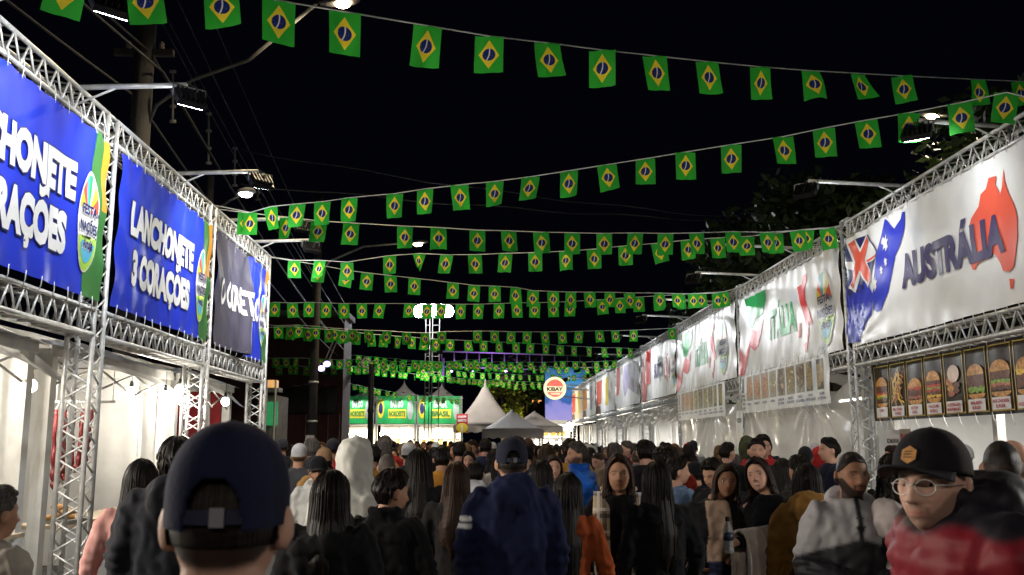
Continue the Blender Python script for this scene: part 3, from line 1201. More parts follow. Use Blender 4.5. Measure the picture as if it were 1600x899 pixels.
# --- left stalls
for i, (y0, y1) in enumerate(((2.5, 6.1), (6.3, 9.65), (9.95, 13.85), (14.0, 17.2))):
    root = thing('market_stall', (-5.6, y0, 0), ['white tarpaulin stall behind the viewer on the snack bar side', 'white tarpaulin stall under the first blue banner with timber counter',
                 'white tarpaulin stall with hanging sausages behind the lattice column', 'stall with red cloth under the creased dark banner'][i], 'stall', 'tarpaulin stalls of the snack bar row')
    sheet_obj('back_wall', lambda u, v: (-7.3 + wob((0, u * 4, v * 2.6), .05, 1.3, i), y0 + (y1 - y0) * u, 2.75 * v), 30, 16, M_TARP, root)
    mm = M_TARP if i != 3 else mat('red_cloth', (.28, .015, .02), .8, 0, .2, 5, .3, 20)
    sheet_obj('side_wall', lambda u, v: (-4.62 - 2.66 * u, y1 - .02 + wob((u * 3, 5, v * 2.5), .05, 1.2, 3 + i), 2.62 * v), 26, 20, mm, root)
    sheet_obj('roof', lambda u, v: (-4.3 - 3.0 * u, y0 + (y1 - y0) * v, 2.62 + .35 * math.sin(u * math.pi) + wob((u * 3, v * 4, 0), .05, 1.5, 8 + i)), 14, 14, M_WHITE, root)
    for (x, y) in ((-4.5, y1 - .1), (-4.5, y0 + .12), (-7.15, y1 - .12)):
        MB().box((x, y, 1.28), (.13, .13, 2.56)).build('post', M_WHITEP, root)
    for (x, y, r) in ((-5.0, y0 + .55, .032), (-4.72, y1 - .25, .026)):
        MB().cyl((x, y, 0), (x - .06, y, 2.6), r, 10).build('pole', M_ALU, root, True)
    MB().box((-5.75, y1 - .16, 2.62), (2.6, .06, .13)).build('cross_beam', M_WHITEP, root)
    MB().box((-5.85, y0 + .09, 2.56), (2.75, .06, .13)).build('cross_beam', M_WHITEP, root)
    MB().box((-4.42, (y0 + y1) / 2, 2.60), (.05, y1 - y0 - .1, .12)).build('fascia_beam', M_WHITEP, root)
    # folding tent scissors bars under the roof
    for k in range(3):
        a = y0 + .2 + k * (y1 - y0 - .4) / 3
        b = a + (y1 - y0 - .4) / 3
        rod('scissor_bar', (-4.5, a, 2.25), (-4.5, b, 2.52), .014, M_ALUD, root)
        rod('scissor_bar', (-4.47, a, 2.52), (-4.47, b, 2.25), .014, M_ALUD, root)
    # slack valance of the canopy
    sheet_obj('valance', lambda u, v: (-4.28 - .32 * v, y0 + .1 + (y1 - y0 + .35) * u, 2.40 + .30 * v + .10 * math.sin(u * 3.0 + .3) - .14 * u * u + wob((u * 6, v, 1), .03, 1.6, i)), 34, 8, M_WHITE, root)
    # timber counter
    if i in (1, 2):
        MB().box((-4.62, (y0 + y1) / 2 + .1, .80), (.55, y1 - y0 - .5, .04)).build('counter_top', M_WOOD, root)
        sheet_obj('counter_skirt', lambda u, v: (-4.345 + .02 * math.sin(u * 60), y0 + .36 + (y1 - y0 - .52) * u, .78 * v), 60, 4, M_TARP, root)

for k, (px, py, Y, w) in enumerate(((48, 603, 10.6, 28), (0, 600, 10.9, 17), (68, 607, 11.2, 13), (205, 613, 13.1, 24), (258, 619, 13.2, 23), (281, 609, 13.45, 20), (283, 624, 13.5, 20), (352, 628, 15.9, 22))):
    p = atY(px, py, Y)
    bulb(p, w, ['bare lit bulb on a black socket next to the thick white post', 'bare lit bulb over the bread counter before the thick white post', 'bare lit bulb just behind the bulb at the thick white post',
                'bare lit bulb on black socket over the woman with long hair', 'bare lit bulb on black socket just past the pale post', 'upper of two clustered lit bulbs by the red cloth', 'lower of two clustered lit bulbs by the red cloth', 'small lit bulb in the red stall'][k])

for k, (p, w) in enumerate((((-4.9, 7.4, 2.3), 32), ((-4.9, 8.9, 2.3), 30), ((-4.7, 3.2, 2.25), 330), ((-4.5, 4.4, 2.25), 330), ((-4.5, 5.6, 2.25), 250))):
    bulb(p, w, ['bare lit bulb in the first blue banner stall, end by the viewer', 'bare lit bulb in the first blue banner stall, end by the sausages', 'first bare bulb of the stall behind the viewer', 'middle bare bulb of the stall behind the viewer', 'last bare bulb of the stall behind the viewer'][k])

# strings of sausage
M_SAUS = mat('cured_sausage', (.17, .018, .020), .4, 0, .7, 34, .5, 70)
for k, (dx, dy, L, w) in enumerate(((-.16, 0, .90, .05), (-.07, .04, .80, .05), (.06, -.02, .70, .06), (.13, .05, .62, .05))):
    c = atY(116, 640, 11.5) + np.array([dx, dy, 0])
    root = thing('sausage_string', c, ['longest looped string of red sausages hanging in the stall', 'second looped string of red sausages hanging in the stall', 'third looped string of red sausages hanging in the stall', 'shortest looped string of red sausages hanging in the stall'][k], 'sausage', 'sausages hung in the stall')
    pts, rr = [], []
    n = 60
    for j in range(n + 1):
        t = j / n
        s = (t - .5) * 2
        x = w * (abs(s) ** .6) * (1 if s > 0 else -1)
        z = -L * (1 - abs(s) ** 2.2)
        pts.append(c + np.array([x, .012 * math.sin(j), z]))
        rr.append(.031 * (.35 + .65 * abs(math.sin(math.pi * (j + .5) / 7)) ** .45))
    MB().tube(pts, rr, 9).build('links', M_SAUS, root, True)
    MB().tube([c + np.array([-w, 0, 0]), c + np.array([0, 0, .12]), c + np.array([w, 0, 0])], .006, 5).build('string', M_CORD, root)
rail = thing('hanging_rail', atY(116, 625, 11.5), 'thin steel rail the sausages hang from', 'rail')
MB().cyl(atY(85, 628, 11.5), atY(180, 628, 11.5), .014, 8).build('bar', M_ALU, rail, True)
for px in (88, 176):
    MB().cyl(atY(px, 628, 11.5), atY(px, 628, 11.5) + np.array([0, 0, .42]), .006, 6).build('hook', M_ALU, rail, True)
# tray of bread rolls on the counter
tp = np.array([-4.52, 10.7, .82])
tr = thing('bread_tray', tp, 'shallow tray heaped with golden bread rolls on the stall counter', 'tray')
MB().box(tp + (0, 0, .02), (.36, .5, .03)).build('tray', M_ALUD, tr)
M_BREAD = mat('bread_crust', (.50, .24, .06), .6, 0, .35, 14, .4, 30)
rb = random.Random(3)
for k in range(16):
    z = .06 + (.055 if k > 8 else 0) + (.05 if k > 13 else 0)
    q = tp + np.array([rb.uniform(-.12, .12), rb.uniform(-.18, .18), z])
    MB().ell(q, (.05, .07, .035), 10, 7, Matrix.Rotation(rb.uniform(0, 3), 3, 'Z')).build('bread_roll', M_BREAD, tr, True)

# --- right stalls
for i in range(len(RCOL) - 1):
    y0, y1 = RCOL[i] + .05, RCOL[i + 1] - .3
    wn = ['the viewer', 'the Australia banner', 'the nearer Italy banner', 'the farther Italy banner', 'the red map banner', 'the lilac grey banner', 'the red and ochre banner', 'the orange and grey banner', 'the last orange banner'][i]
    root = thing('market_stall', (7, y0, 0), 'white walled market stall ' + ('behind ' if i == 0 else 'below ') + wn, 'stall', 'tarpaulin stalls of the nations row')
    far = i > 3
    sheet_obj('back_wall', lambda u, v: (8.9 + wob((0, u * 4, v * 2.6), .05, 1.3, i), y0 + (y1 - y0) * u, 2.85 * v), 30 if not far else 8, 14 if not far else 5, M_TARP, root)
    sheet_obj('side_wall', lambda u, v: (5.95 + 2.95 * u, y1 - .02 + wob((u * 3, 5, v * 2.5), .04, 1.2, 3 + i), 2.75 * v), 20 if not far else 6, 14 if not far else 5, M_TARP, root)
    sheet_obj('roof', lambda u, v: (5.8 + 3.1 * u, y0 + (y1 - y0) * v, 2.83 + .35 * math.sin(u * math.pi) + wob((u * 3, v * 4, 0), .04, 1.5, 8 + i)), 10, 10, M_WHITE, root)
    for (x, y) in ((5.95, y1 - .2), (5.95, y0 + .5), (5.95, (y0 + y1) / 2)):
        MB().box((x, y, 1.36), (.1, .1, 2.72)).build('post', M_WHITEP if i else M_ALUD, root)
    MB().box((6.05, (y0 + y1) / 2, .93), (.5, y1 - y0 - .9, .04)).build('counter_top', M_WOOD, root)
    sheet_obj('counter_skirt', lambda u, v: (5.79 + .015 * math.sin(u * 70), y0 + .5 + (y1 - y0 - 1) * u, .9 * v), 60 if not far else 20, 3, M_TARP, root)
    if i in (2, 3):      # clear plastic lowered over the front, pinned up at one point
        cu, cv = (.28, .95) if i == 2 else (.45, .98)

        def fr(u, v, i=i, y0=y0, y1=y1, cu=cu, cv=cv):
            du, dv = (u - cu) * 6, (v - cv) * 2.4
            th = math.atan2(dv, du)
            r = math.hypot(du, dv)
            d = .035 * math.sin(th * 17) * math.exp(-r / 2.2) * min(1, r * 2) + .05 * noise3((u * 6, v * 2.4, i), .9, 2) - .05 * abs(noise3((u * 7, v * 3, i), 1.5, 5)) + .012 * math.sin(v * 26) * math.exp(-abs(v - .5) * 6)
            z = .03 + 2.62 * v - .28 * math.exp(-((u - .2) / .16) ** 2) * max(0, v - .75) * 4 * .9
            return (RX + .02 + d, y0 + (y1 - y0) * u, z)
        sheet_obj('plastic_front', fr, 90, 50, M_PLASTIC, root)
    if i in (4, 5, 6):   # plastic rolled up under the truss
        def rl(u, v, i=i, y0=y0, y1=y1):
            return (RX + .10 + .09 * math.sin(v * 9 + u * 31) + wob((u * 14, v * 3, i), .12, 1.2, 4), y0 + (y1 - y0) * u, 2.32 + .42 * v + wob((u * 12, v * 2, i + 3), .12, 1.1, 6))
        sheet_obj('rolled_plastic', rl, 70, 12, M_PLASTIC, root)
        for q in (.25, .55, .8):
            MB().grid(lambda a, b: (RX + .05 + .02 * math.sin(b * 7), y0 + (y1 - y0) * q + .05 * a + .1 * b, 2.55 - .75 * b), 2, 8).build('tie_strap', M_ALUD, root, True)
    pw = [560, 130, 30, 40, 150, 150, 150, 150, 120][i]
    if i < 2:
        qs = ((.5, 1),)
    else:
        qs = ((.3, .5), (.75, .5))
    for q, f in qs:
        p = (7.2 if i > 1 else 6.5, y0 + (y1 - y0) * q, 2.50)
        tb = thing('tube_lamp', (p[0], p[1] - .6, p[2]), 'lit tube lamp in the stall by %s%s' % (wn, '' if i < 2 else (', Australia end' if q < .5 else ', far square end')), 'lamp', 'tube lamps in the nations row')
        MB().box((p[0], p[1], p[2] + .05), (.07, 1.24, .04)).build('housing', M_WHITEP, tb)
        MB().cyl((p[0], p[1] - .58, p[2]), (p[0], p[1] + .58, p[2]), .018, 10).build('tube', emis('tube_lit', (1, .97, .92), 14), tb, True)
        light(tb, 'AREA', (p[0], p[1], p[2] - .03), pw * f, (1, .96, .90), .08, (p[0], p[1], 0), size_y=1.1)

# bottles and plants on the far open counters
for k, (px, Y) in enumerate(((1005, 30.0), (990, 32.0), (945, 36.0))):
    p = np.array([5.85, Y, .95])
    r_ = thing('potted_plant', p, ['leafy potted plant on the counter of the red map banner stall', 'second leafy potted plant on the red map banner stall counter', 'leafy potted plant on the lilac grey banner stall counter'][k], 'plant', 'potted plants on counters')
    MB().lathe(p, [(.09, 0), (.12, .2), (.11, .2)], 12).build('pot', mat('terracotta', (.3, .11, .06), .8), r_, True)
    m = MB()
    rp = random.Random(k)
    for j in range(90):
        a, b, l = rp.uniform(0, 6.28), rp.uniform(.3, 1.4), rp.uniform(.15, .4)
        d = np.array([math.cos(a) * math.cos(b), math.sin(a) * math.cos(b), math.sin(b)])
        c = p + (0, 0, .22) + d * l
        s = np.array([-math.sin(a), math.cos(a), 0]) * .035
        m.add([c - d * .06, c + s, c + d * .07, c - s], [(0, 1, 2, 3)])
    tag(m.build('leaves', mat('leaf_green', (.06, .14, .03), .5, trans=.3), r_), kind='stuff')

# paper notices pinned beside the menu
def notice(px0, py0, px1, py1, X, label, words, m=V_WHITE, tm=V_BLACK):
    a, b = atX(px0, py1, X), atX(px1, py0, X)
    Bq = Banner((X, a[1], a[2]), (0, -1, 0), (-1, 0, 0), a[1] - b[1], b[2] - a[2], px0, .12)
    r_ = thing('paper_notice', Bq.O, label, 'notice')
    Bq.sheet('sheet', m, r_, 6, 6)
    for t, x, y, w, h in words:
        uv_text(Bq, 'word', t, x * Bq.W, y * Bq.H, w * Bq.W, h * Bq.H, tm, r_, .02)
    for c in (.2, .8):
        MB().cyl(Bq.map(c * Bq.W, Bq.H - .01, .004), Bq.map(c * Bq.W, Bq.H + .18, .0), .004, 5).build('string', M_CORD, r_)
    return r_


notice(1386, 672, 1406, 707, RX + .35, 'white paper notice reading CAIXA under the burger menu', [('CAIXA', .1, .42, .85, .2)])
notice(1407, 670, 1422, 708, RX + .36, 'cream paper notice with red print beside the cash desk notice', [('R$', .2, .55, .6, .25), ('PIX', .2, .2, .6, .2)], mat('cream_paper', (.66, .58, .42), .8), V_TXTRED)
hx = atX(1140, 700, RX - .02)
gb = thing('hanging_strip', (RX - .03, hx[1], 0.4), 'narrow white strip with a round green emblem between the plastic fronts', 'banner')
Bg = Banner((RX - .06, RCOL[3] + .15, .6), (0, -1, 0), (-1, 0, 0), .5, 1.75, 4.4, .5)
gb.location = Bg.O
Bg.sheet('sheet', V_WHITE, gb, 8, 20)
for rr, m in ((.2, V_ITGREEN), (.16, V_WHITE), (.12, V_ITGREEN), (.08, V_WHITE)):
    Bg.poly('emblem_ring', ellipse((.25, .75), rr, rr * 1.6), m, gb, .006 + (.2 - rr) * .05)
uv_text(Bg, 'word', 'PIZZA', .08, 1.5, .34, .09, V_BLACK, gb, .03)

# ================================================================== FLOODLIGHTS on arms over the trusses
M_LED = emis('floodlight_lens_lit', (.93, .96, 1.0), 40.0)
M_LEDO = mat('floodlight_lens', (.5, .5, .55), .15, 0)


def flood(base, end, target, power, label, spread=150, lit=True, col_=(.93, .96, 1.0)):
    """bar reaching out from the truss with a small black floodlight turned back at the banner"""
    base, end, target = [np.array(x, float) for x in (base, end, target)]
    root = thing('floodlight', base, label, 'floodlight', 'floodlights on arms above the banners')
    d = end - base
    d /= np.linalg.norm(d)
    MB().cyl(base - d * .25, end, .026, 10).build('arm', M_ALU, root, True)
    rod('arm_stay', base - d * .02 + (0, 0, -.20), base + d * .45, .012, M_ALU, root)
    rod('clamp', base + (0, 0, .03), base - (0, 0, .26), .02, M_ALUD, root)
    c = end + d * .02 - np.array([0, 0, .17])
    f = target - c
    f /= np.linalg.norm(f)
    q = Vector(f).to_track_quat('Z', 'Y').to_matrix()
    hb = MB().box(c - f * .035, (.30, .22, .06), q)
    for k in range(6):
        hb.box(c - f * .085 + np.array(q @ Vector((-.12 + .048 * k, 0, 0))), (.008, .18, .05), q)
    hb.build('housing', M_BLACKP, root)
    MB().box(c + f * .004, (.25, .17, .012), q).build('lens', M_LED if lit else M_LEDO, root)
    br = MB()
    for s in (-1, 1):
        e = np.array(q @ Vector((.165 * s, 0, 0)))
        br.tube([c - f * .03 + e, c - f * .03 + e + (0, 0, .12), end + (0, 0, -.02)], .009, 5)
    br.build('bracket', M_ALUD, root, True)
    MB().tube([c - f * .09, c - f * .16 + (0, 0, -.10), c - f * .1 + (.04, .05, .06), end + (0, 0, .02), base + (0, 0, .03)], .007, 5).build('cable', M_CABLE, root, True)
    if lit:
        light(root, 'SPOT', c + f * .03, power, col_, .08, target, R(spread), 1.0)
    return root


for k, (px, py, Y, ln, pw) in enumerate(((150, 128, 9.0, 1.0, 190), (275, 238, 12.0, 1.0, 190), (340, 290, 14.6, 1.05, 210), (0, 20, 7.0, 1.0, 190), (440, 380, 16.2, .9, 95))):
    lab = ['over the lettering end of the first blue banner', 'over the second blue banner', 'over the near edge of the creased dark banner', 'over the near half of the first blue banner', 'over the far edge of the creased dark banner'][k]
    flood((LX - .1, Y, 5.06), (LX + ln, Y, 5.10), (LX, Y + 1.1, 3.55), pw, 'small black floodlight on a silver arm ' + lab)
flood((LX - .1, 4.3, 5.06), (LX + 1, 4.3, 5.1), (LX, 4.4, 3.8), 190, 'small black floodlight on a silver arm behind the viewer, snack bar side')
for k, (Y, ln, pw) in enumerate(((9.7, .62, 130), (12.1, 1.0, 220), (16.2, 1.1, 105), (18.9, 1.0, 105), (22.5, 1.05, 115), (25.4, 1.0, 115), (30.2, 1.0, 320), (36.5, 1.0, 320), (43.0, 1.0, 320), (49.8, 1.0, 300), (56.0, 1, 260), (4.5, 1.0, 230))):
    lab = ['over the Australia lettering', 'over the flag ribbon of the Australia banner', 'over the near half of the nearer Italy banner', 'over the far half of the nearer Italy banner', 'over the near half of the farther Italy banner',
           'over the far half of the farther Italy banner', 'over the red map banner', 'over the lilac grey banner', 'over the red and ochre banner', 'over the orange and grey banner', 'over the last orange banner', 'behind the viewer, nations side'][k]
    flood((RX + .1, Y, 5.0), (RX - ln - .25, Y, 5.06), (RX, Y + 1.2, 3.3), pw * .36, 'small black floodlight on a silver arm ' + lab)

# ================================================================== BUNTING
FW_, FH_ = .235, .318
FLAGS = []
for k in range(8):
    rk2 = random.Random(k)
    a, b, ph, tw = rk2.uniform(.008, .028), rk2.uniform(-.06, .06), rk2.uniform(0, 6), rk2.uniform(-.11, .11)
    sk = rk2.uniform(-.022, .022)
    m = MB()
    m.grid(lambda u, v: ((u - .5) * FW_ * (1 - .02 * (1 - v)) + sk * (1 - v), a * math.sin(u * 5 + ph + (1 - v) * 2) * (.25 + 1 - v) + b * (1 - v) ** 2 * .7 + tw * (u - .5) * (1 - v),
                         -FH_ * (1 - v) + .004 * math.sin(u * 9 + ph)), 6, 7)
    FLAGS.append(m.mesh('flag', M_FLAG, True))
m = MB()
m.grid(lambda u, v: ((u - .5) * FW_ * (.3 + .7 * v), .03 * math.sin(u * 9) * (1.2 - v), -FH_ * (1 - v) * (.7 + .3 * u)), 6, 7)
FOLDED = m.mesh('flag', M_FLAG, True)


def bunting(label, flags, Ya, Yb, xa, xb, ends, hpx=None, jit=10, folded=()):
    """flags: measured picture positions of flag centres; depth runs from Ya (at xa) to Yb (at xb)"""
    rf = random.Random(len(label) + int(Ya * 7))

    def dep(x):
        t = (x - xa) / (xb - xa)
        return 1 / ((1 - t) / Ya + t / Yb)
    P = []
    for (x, y) in flags:
        Y = dep(x)
        P.append(atY(x, y - .5 * FH_ * F / Y, Y))
    e0, e1 = ends
    root = thing('bunting', e0, label, 'bunting', 'strings of small national flags across the street')
    pts = [np.array(e0, float)] + P + [np.array(e1, float)]
    MB().tube(pts, .0065, 5).build('cord', M_CORD, root, True)
    dr = pts[-1] - pts[0]
    az = math.atan2(dr[1], dr[0])
    for i, p in enumerate(P):
        me = FOLDED if i in folded else rf.choice(FLAGS)
        o = link('flag', me, root)
        o.location = p - np.array(e0) + (0, 0, -.004)
        t = (pts[i + 2] - pts[i])
        tilt = math.atan2(t[2], math.hypot(t[0], t[1]))
        o.rotation_euler = (R(rf.gauss(0, jit * .6)), -tilt * .7 + R(rf.gauss(0, 2.2)), az * .55 + R(rf.gauss(0, jit)))
    return root


A_ = [(110, -10), (222, 6), (345, 15), (436, 38), (539, 54), (669, 74), (765, 89), (855, 98), (941, 108), (1023, 116), (1105, 124), (1188, 131), (1266, 136), (1340, 139), (1409, 142), (1528, 146), (1592, 148)]
bunting('highest flag string, sloping down over the Australia banner', A_, 6.0, 11.0, 222, 1528, (atX(-30, -40, LX), atY(1680, 128, 11.9)))
B_ = [(391, 350), (423, 341), (465, 337), (504, 334), (546, 328), (617, 322), (664, 315), (718, 309), (773, 304), (829, 297), (889, 288), (948, 279), (1008, 270), (1071, 260), (1142, 249), (1223, 237), (1287, 224), (1353, 212), (1420, 201), (1499, 186), (1573, 170)]
bunting('flag string rising from the creased banner corner to the Australia truss', B_, 13.7, 9.3, 345, 1600, ((LX, 13.6, 5.05), (RX, 8.9, 4.99)))
C_ = [(385, 350), (448, 357), (499, 363), (549, 366), (633, 371), (685, 373), (746, 377), (795, 378), (845, 380), (894, 381), (944, 382), (993, 381), (1040, 382), (1088, 381), (1145, 379), (1198, 380), (1246, 377), (1292, 374)]
bunting('flag string between the creased banner near corner and the Italy column', C_, 13.7, 14.3, 345, 1310, ((LX, 13.7, 5.02), (RX, 14.3, 4.98)))
D_ = [(460, 421), (500, 421), (542, 424), (609, 414), (655, 411), (698, 413), (742, 413), (790, 411), (836, 410), (884, 408), (928, 405), (977, 400), (1028, 396), (1075, 391), (1121, 388), (1167, 386), (1212, 381), (1260, 375)]
bunting('flag string from the far column of the blue banners rising to the Italy column', D_, 17.3, 14.3, 425, 1310, ((LX, 17.3, 5.02), (RX, 14.25, 4.95)), folded=(4,))
E_ = [(500, 428), (542, 436), (574, 440), (610, 444), (648, 448), (708, 455), (741, 459), (773, 460), (806, 462), (833, 467), (864, 468), (892, 469), (921, 469), (953, 469), (983, 470), (1030, 470), (1058, 471), (1083, 471), (1120, 470)]
bunting('flag string sagging from the far column of the blue banners to between Italy banners', E_, 17.3, 20.5, 425, 1153, ((LX, 17.25, 5.0), (RX, 20.5, 4.98)))
F_ = [(430, 484), (457, 485), (483, 484), (510, 485), (537, 486), (565, 486), (594, 486), (640, 486), (668, 487), (690, 487), (720, 487), (748, 487), (780, 486), (807, 485), (836, 485), (864, 484), (891, 483), (940, 480), (968, 478), (998, 476), (1029, 474), (1062, 472), (1095, 470), (1130, 468)]
bunting('nearly level flag string passing right in front of the bright tower lights', F_, 21.0, 20.3, 425, 1153, (atY(400, 476, 21.2), (RX, 20.2, 4.98)), jit=6)
G_ = [(435, 519), (466, 518), (494, 520), (523, 523), (551, 525), (576, 526), (605, 527), (635, 529), (664, 530), (690, 528), (746, 527), (773, 527), (799, 528), (824, 528), (851, 528), (878, 528), (905, 527), (936, 526), (961, 526), (990, 525), (1050, 522)]
bunting('flag string below the tower lights ending at the farther Italy banner', G_, 24, 27, 425, 1058, (atY(405, 507, 24), (RX, 27.0, 4.98)), jit=7)
H_ = [(455, 521), (482, 523), (514, 525), (536, 527), (557, 529), (580, 532), (600, 533), (622, 535), (643, 536), (663, 538), (681, 539), (703, 540), (731, 541), (755, 542), (780, 543), (806, 544), (829, 545), (853, 546), (875, 548), (897, 549), (920, 550), (944, 551), (967, 551), (985, 552)]
bunting('dipping flag string just under the string that ends at the farther Italy banner', H_, 23, 33, 425, 1000, (atY(405, 512, 23), (RX, 33.2, 4.9)), jit=10)
rf_ = random.Random(8)
for k, (x0, y0, x1, y1, sag, Y0, Y1, n) in enumerate(((425, 566, 990, 570, 4, 32, 39.5, 34), (430, 578, 760, 566, 6, 34, 42, 24), (540, 560, 965, 578, 6, 40, 46, 30), (560, 568, 930, 590, 8, 44, 53, 30),
                                                       (540, 576, 880, 602, 6, 48, 58, 30), (650, 585, 890, 606, 6, 50, 60, 22), (525, 600, 720, 628, 5, 45, 56, 18))):
    fl = []
    for i in range(n):
        t = (i + .5 + rf_.uniform(-.25, .25)) / n
        fl.append((x0 + (x1 - x0) * t, y0 + (y1 - y0) * t + sag * 4 * t * (1 - t) + rf_.uniform(-1, 1)))
    bunting(['distant flag string from the brick building to the lilac grey banner', 'distant flag string bunched against the brick building', 'distant flag string above the stage rails', 'distant flag string dipping over the tall white tent',
             'distant flag string running down to the round lit sign', 'short distant flag string beside the round lit sign', 'distant flag string sloping down behind the lamp post'][k],
            fl, Y0, Y1, x0, x1, (atY(x0 - 6, y0 - 6, Y0), atY(x1 + 6, y1 - 6, Y1)), jit=22)

# ================================================================== POLES, WIRES, STREET LAMPS
def street_lamp_head(root, p, d, power, colr=(1, .80, .50), es=60, lit=True, name='lit_sodium_lens'):
    p, d = np.array(p, float), np.array(d, float)
    d /= np.linalg.norm(d)
    s = np.array([-d[1], d[0], 0])
    rings = []
    for t, w, h in ((-.30, .04, .04), (-.2, .09, .07), (0, .14, .09), (.2, .13, .07), (.32, .05, .03)):
        rings.append([p + d * t + s * w * math.cos(q) + np.array([0, 0, h * max(math.sin(q), -.25)]) for q in np.linspace(0, 2 * math.pi, 14, endpoint=False)])
    MB().loft(rings).build('lamp_head', M_CONC, root, True)
    MB().ell(p + d * .05 - (0, 0, .03), (.12, .12, .055), 14, 8).build('lens', emis(name, colr, es), root, True)
    if lit:
        light(root, 'SPOT', p + d * .05 - (0, 0, .10), power, colr, .12, p + d * .05 - (0, 0, 5), R(165), .5)


def utility_pole(x, y, h, label, r0=.20, r1=.13, arms=True):
    root = thing('utility_pole', (x, y, 0), label, 'pole', 'concrete utility poles')
    MB().tube([(x, y, 0), (x, y, h)], [r0, r1], 14).build('shaft', mat('darkened_concrete', (.03, .028, .027), .9, 0, .3, 4, .4, 40), root, True)  # concrete colour darkened so the poles stay dim in the night
    if arms:
        for z in (h - .4, h - 1.3, h - 2.6):
            MB().box((x, y - .02, z), (1.5 if z > h - 1 else .9, .09, .10)).build('cross_arm', mat('darkened_concrete', (.03, .028, .027)), root)
            for s in (-.6, -.25, .25, .6):
                if abs(s) < (.8 if z > h - 1 else .4):
                    MB().lathe((x + s, y, z + .05), [(.015, 0), (.03, .03), (.05, .05), (.03, .07), (.05, .10), (.02, .14)], 10).build('insulator', mat('porcelain', (.25, .2, .16), .3), root, True)
    for z in (2.2, 3.2):
        MB().lathe((x, y, z), [(r0 + .012, 0), (r0 + .012, .05)], 14).build('steel_band', M_ALU, root, True)
    return root


px_, py_ = -5.25, 14.2
p1 = utility_pole(px_, py_, 10.2, 'tall concrete utility pole rising behind the first blue banner')
e = atY(530, 4, 14.2)
arm = [(px_ + .1, py_, 6.4), (px_ + .25, py_ - .05, 6.75), (px_ + .75, py_ - .05, 7.15), (px_ + 1.6, py_ - .02, 7.5), (e[0] - .3, py_, e[2] + .02)]
MB().tube(arm, .03, 8).build('lamp_arm', mat('dull_lamp_arm', (.05, .05, .05), .7), p1, True)
street_lamp_head(p1, e, (1, 0, .12), 900)

x2, y2 = atY(490, 600, 25)[0], 25.0
p2 = utility_pole(x2, y2, 8.2, 'banded concrete utility pole standing in the crowd by the brick building', .12, .10, False)
e = atY(650, 380, 25)
MB().tube([(x2, y2, 5.9), (x2 + .3, y2, 6.4), (x2 + 1.2, y2, e[2] - .1), (e[0] - .3, y2, e[2])], .03, 8).build('lamp_arm', M_ALUD, p2, True)
street_lamp_head(p2, e, (1, 0, .1), 500)
MB().box((x2 - .02, y2 - .16, 2.62 - .9), (.22, .03, .3)).build('paper_poster', mat('poster_paper', (.6, .58, .55), .8), p2)

# lamp behind the right-hand stalls
e = atY(1462, 180, 17.5)
p3 = utility_pole(e[0] + 1.9, 17.5, 8.8, 'concrete lamp pole among the trees behind the Italy stalls', .16, .12, False)
MB().tube([(e[0] + 1.9, 17.5, 7.4), (e[0] + 1.3, 17.5, e[2] - .05), (e[0] + .3, 17.5, e[2])], .03, 8).build('lamp_arm', M_ALUD, p3, True)
street_lamp_head(p3, e, (-1, 0, .08), 220, (1, .85, .62))

# street lamps over the road where the viewer stands
for k, (lx, ly, sd) in enumerate(((-2.4, -12.0, -1), (3.2, -14.0, 1))):
    p4_ = utility_pole(lx + sd * 2.6, ly, 9.2, ['concrete lamp pole behind the viewer on the snack bar side', 'concrete lamp pole behind the viewer on the nations side'][k], .16, .12, False)
    MB().tube([(lx + sd * 2.6, ly, 7.4), (lx + sd * 1.8, ly, 8.1), (lx + sd * .3, ly, 8.3)], .03, 8).build('lamp_arm', M_ALUD, p4_, True)
    street_lamp_head(p4_, (lx, ly, 8.3), (-sd, 0, .08), 2100, (1, .90, .80))

# small LED head on a thin arm
e = atY(382, 302, 17)
p5 = utility_pole(e[0] - 1.2, 19.0, 7.0, 'slim pole with a small cold LED head behind the creased banner', .09, .07, False)
MB().tube([(e[0] - 1.2, 19, 6.2), (e[0] - .5, 17.8, e[2] + .05), e + (-.05, .1, 0)], .02, 6).build('lamp_arm', M_ALUD, p5, True)
street_lamp_head(p5, e, (.6, -.8, 0), 8, (.9, .95, 1), 30, True, 'lit_led_lens')

# overhead wires with spacer rods
for k, (za, zb, dx) in enumerate(((9.85, 7.9, -.6), (9.8, 7.8, .3), (8.9, 7.2, -.2), (8.9, 7.1, .25), (7.6, 6.3, .1), (7.3, 6.1, .3), (6.9, 5.9, -.1))):
    a, b = np.array([px_ + dx, py_, za]), np.array([x2 - 1.0 + dx * .6, 36.0, zb - 1.0])
    s0 = np.array([px_ + dx - 1.5, -6.0, za + .2])
    r_ = thing('overhead_wire', s0, ['topmost power line towards the brick building', 'second power line from the top on the cross arm', 'third power line, outer side of the pole', 'fourth power line, street side of the pole',
                                     'thick telephone cable below the power lines', 'thinner telephone cable under the thick one', 'lowest telephone cable on the utility pole'][k], 'wire', 'overhead lines on the utility pole')
    pts = [s0 + (a - s0) * t - np.array([0, 0, .9 * 4 * t * (1 - t) * .3]) for t in np.linspace(0, 1, 10)] + \
          [a + (b - a) * t - np.array([0, 0, 1.4 * t * (1 - t)]) for t in np.linspace(0.1, 1, 14)]
    MB().tube(pts, .012 if k < 4 else .02, 5).build('line', M_CABLE, r_, True)
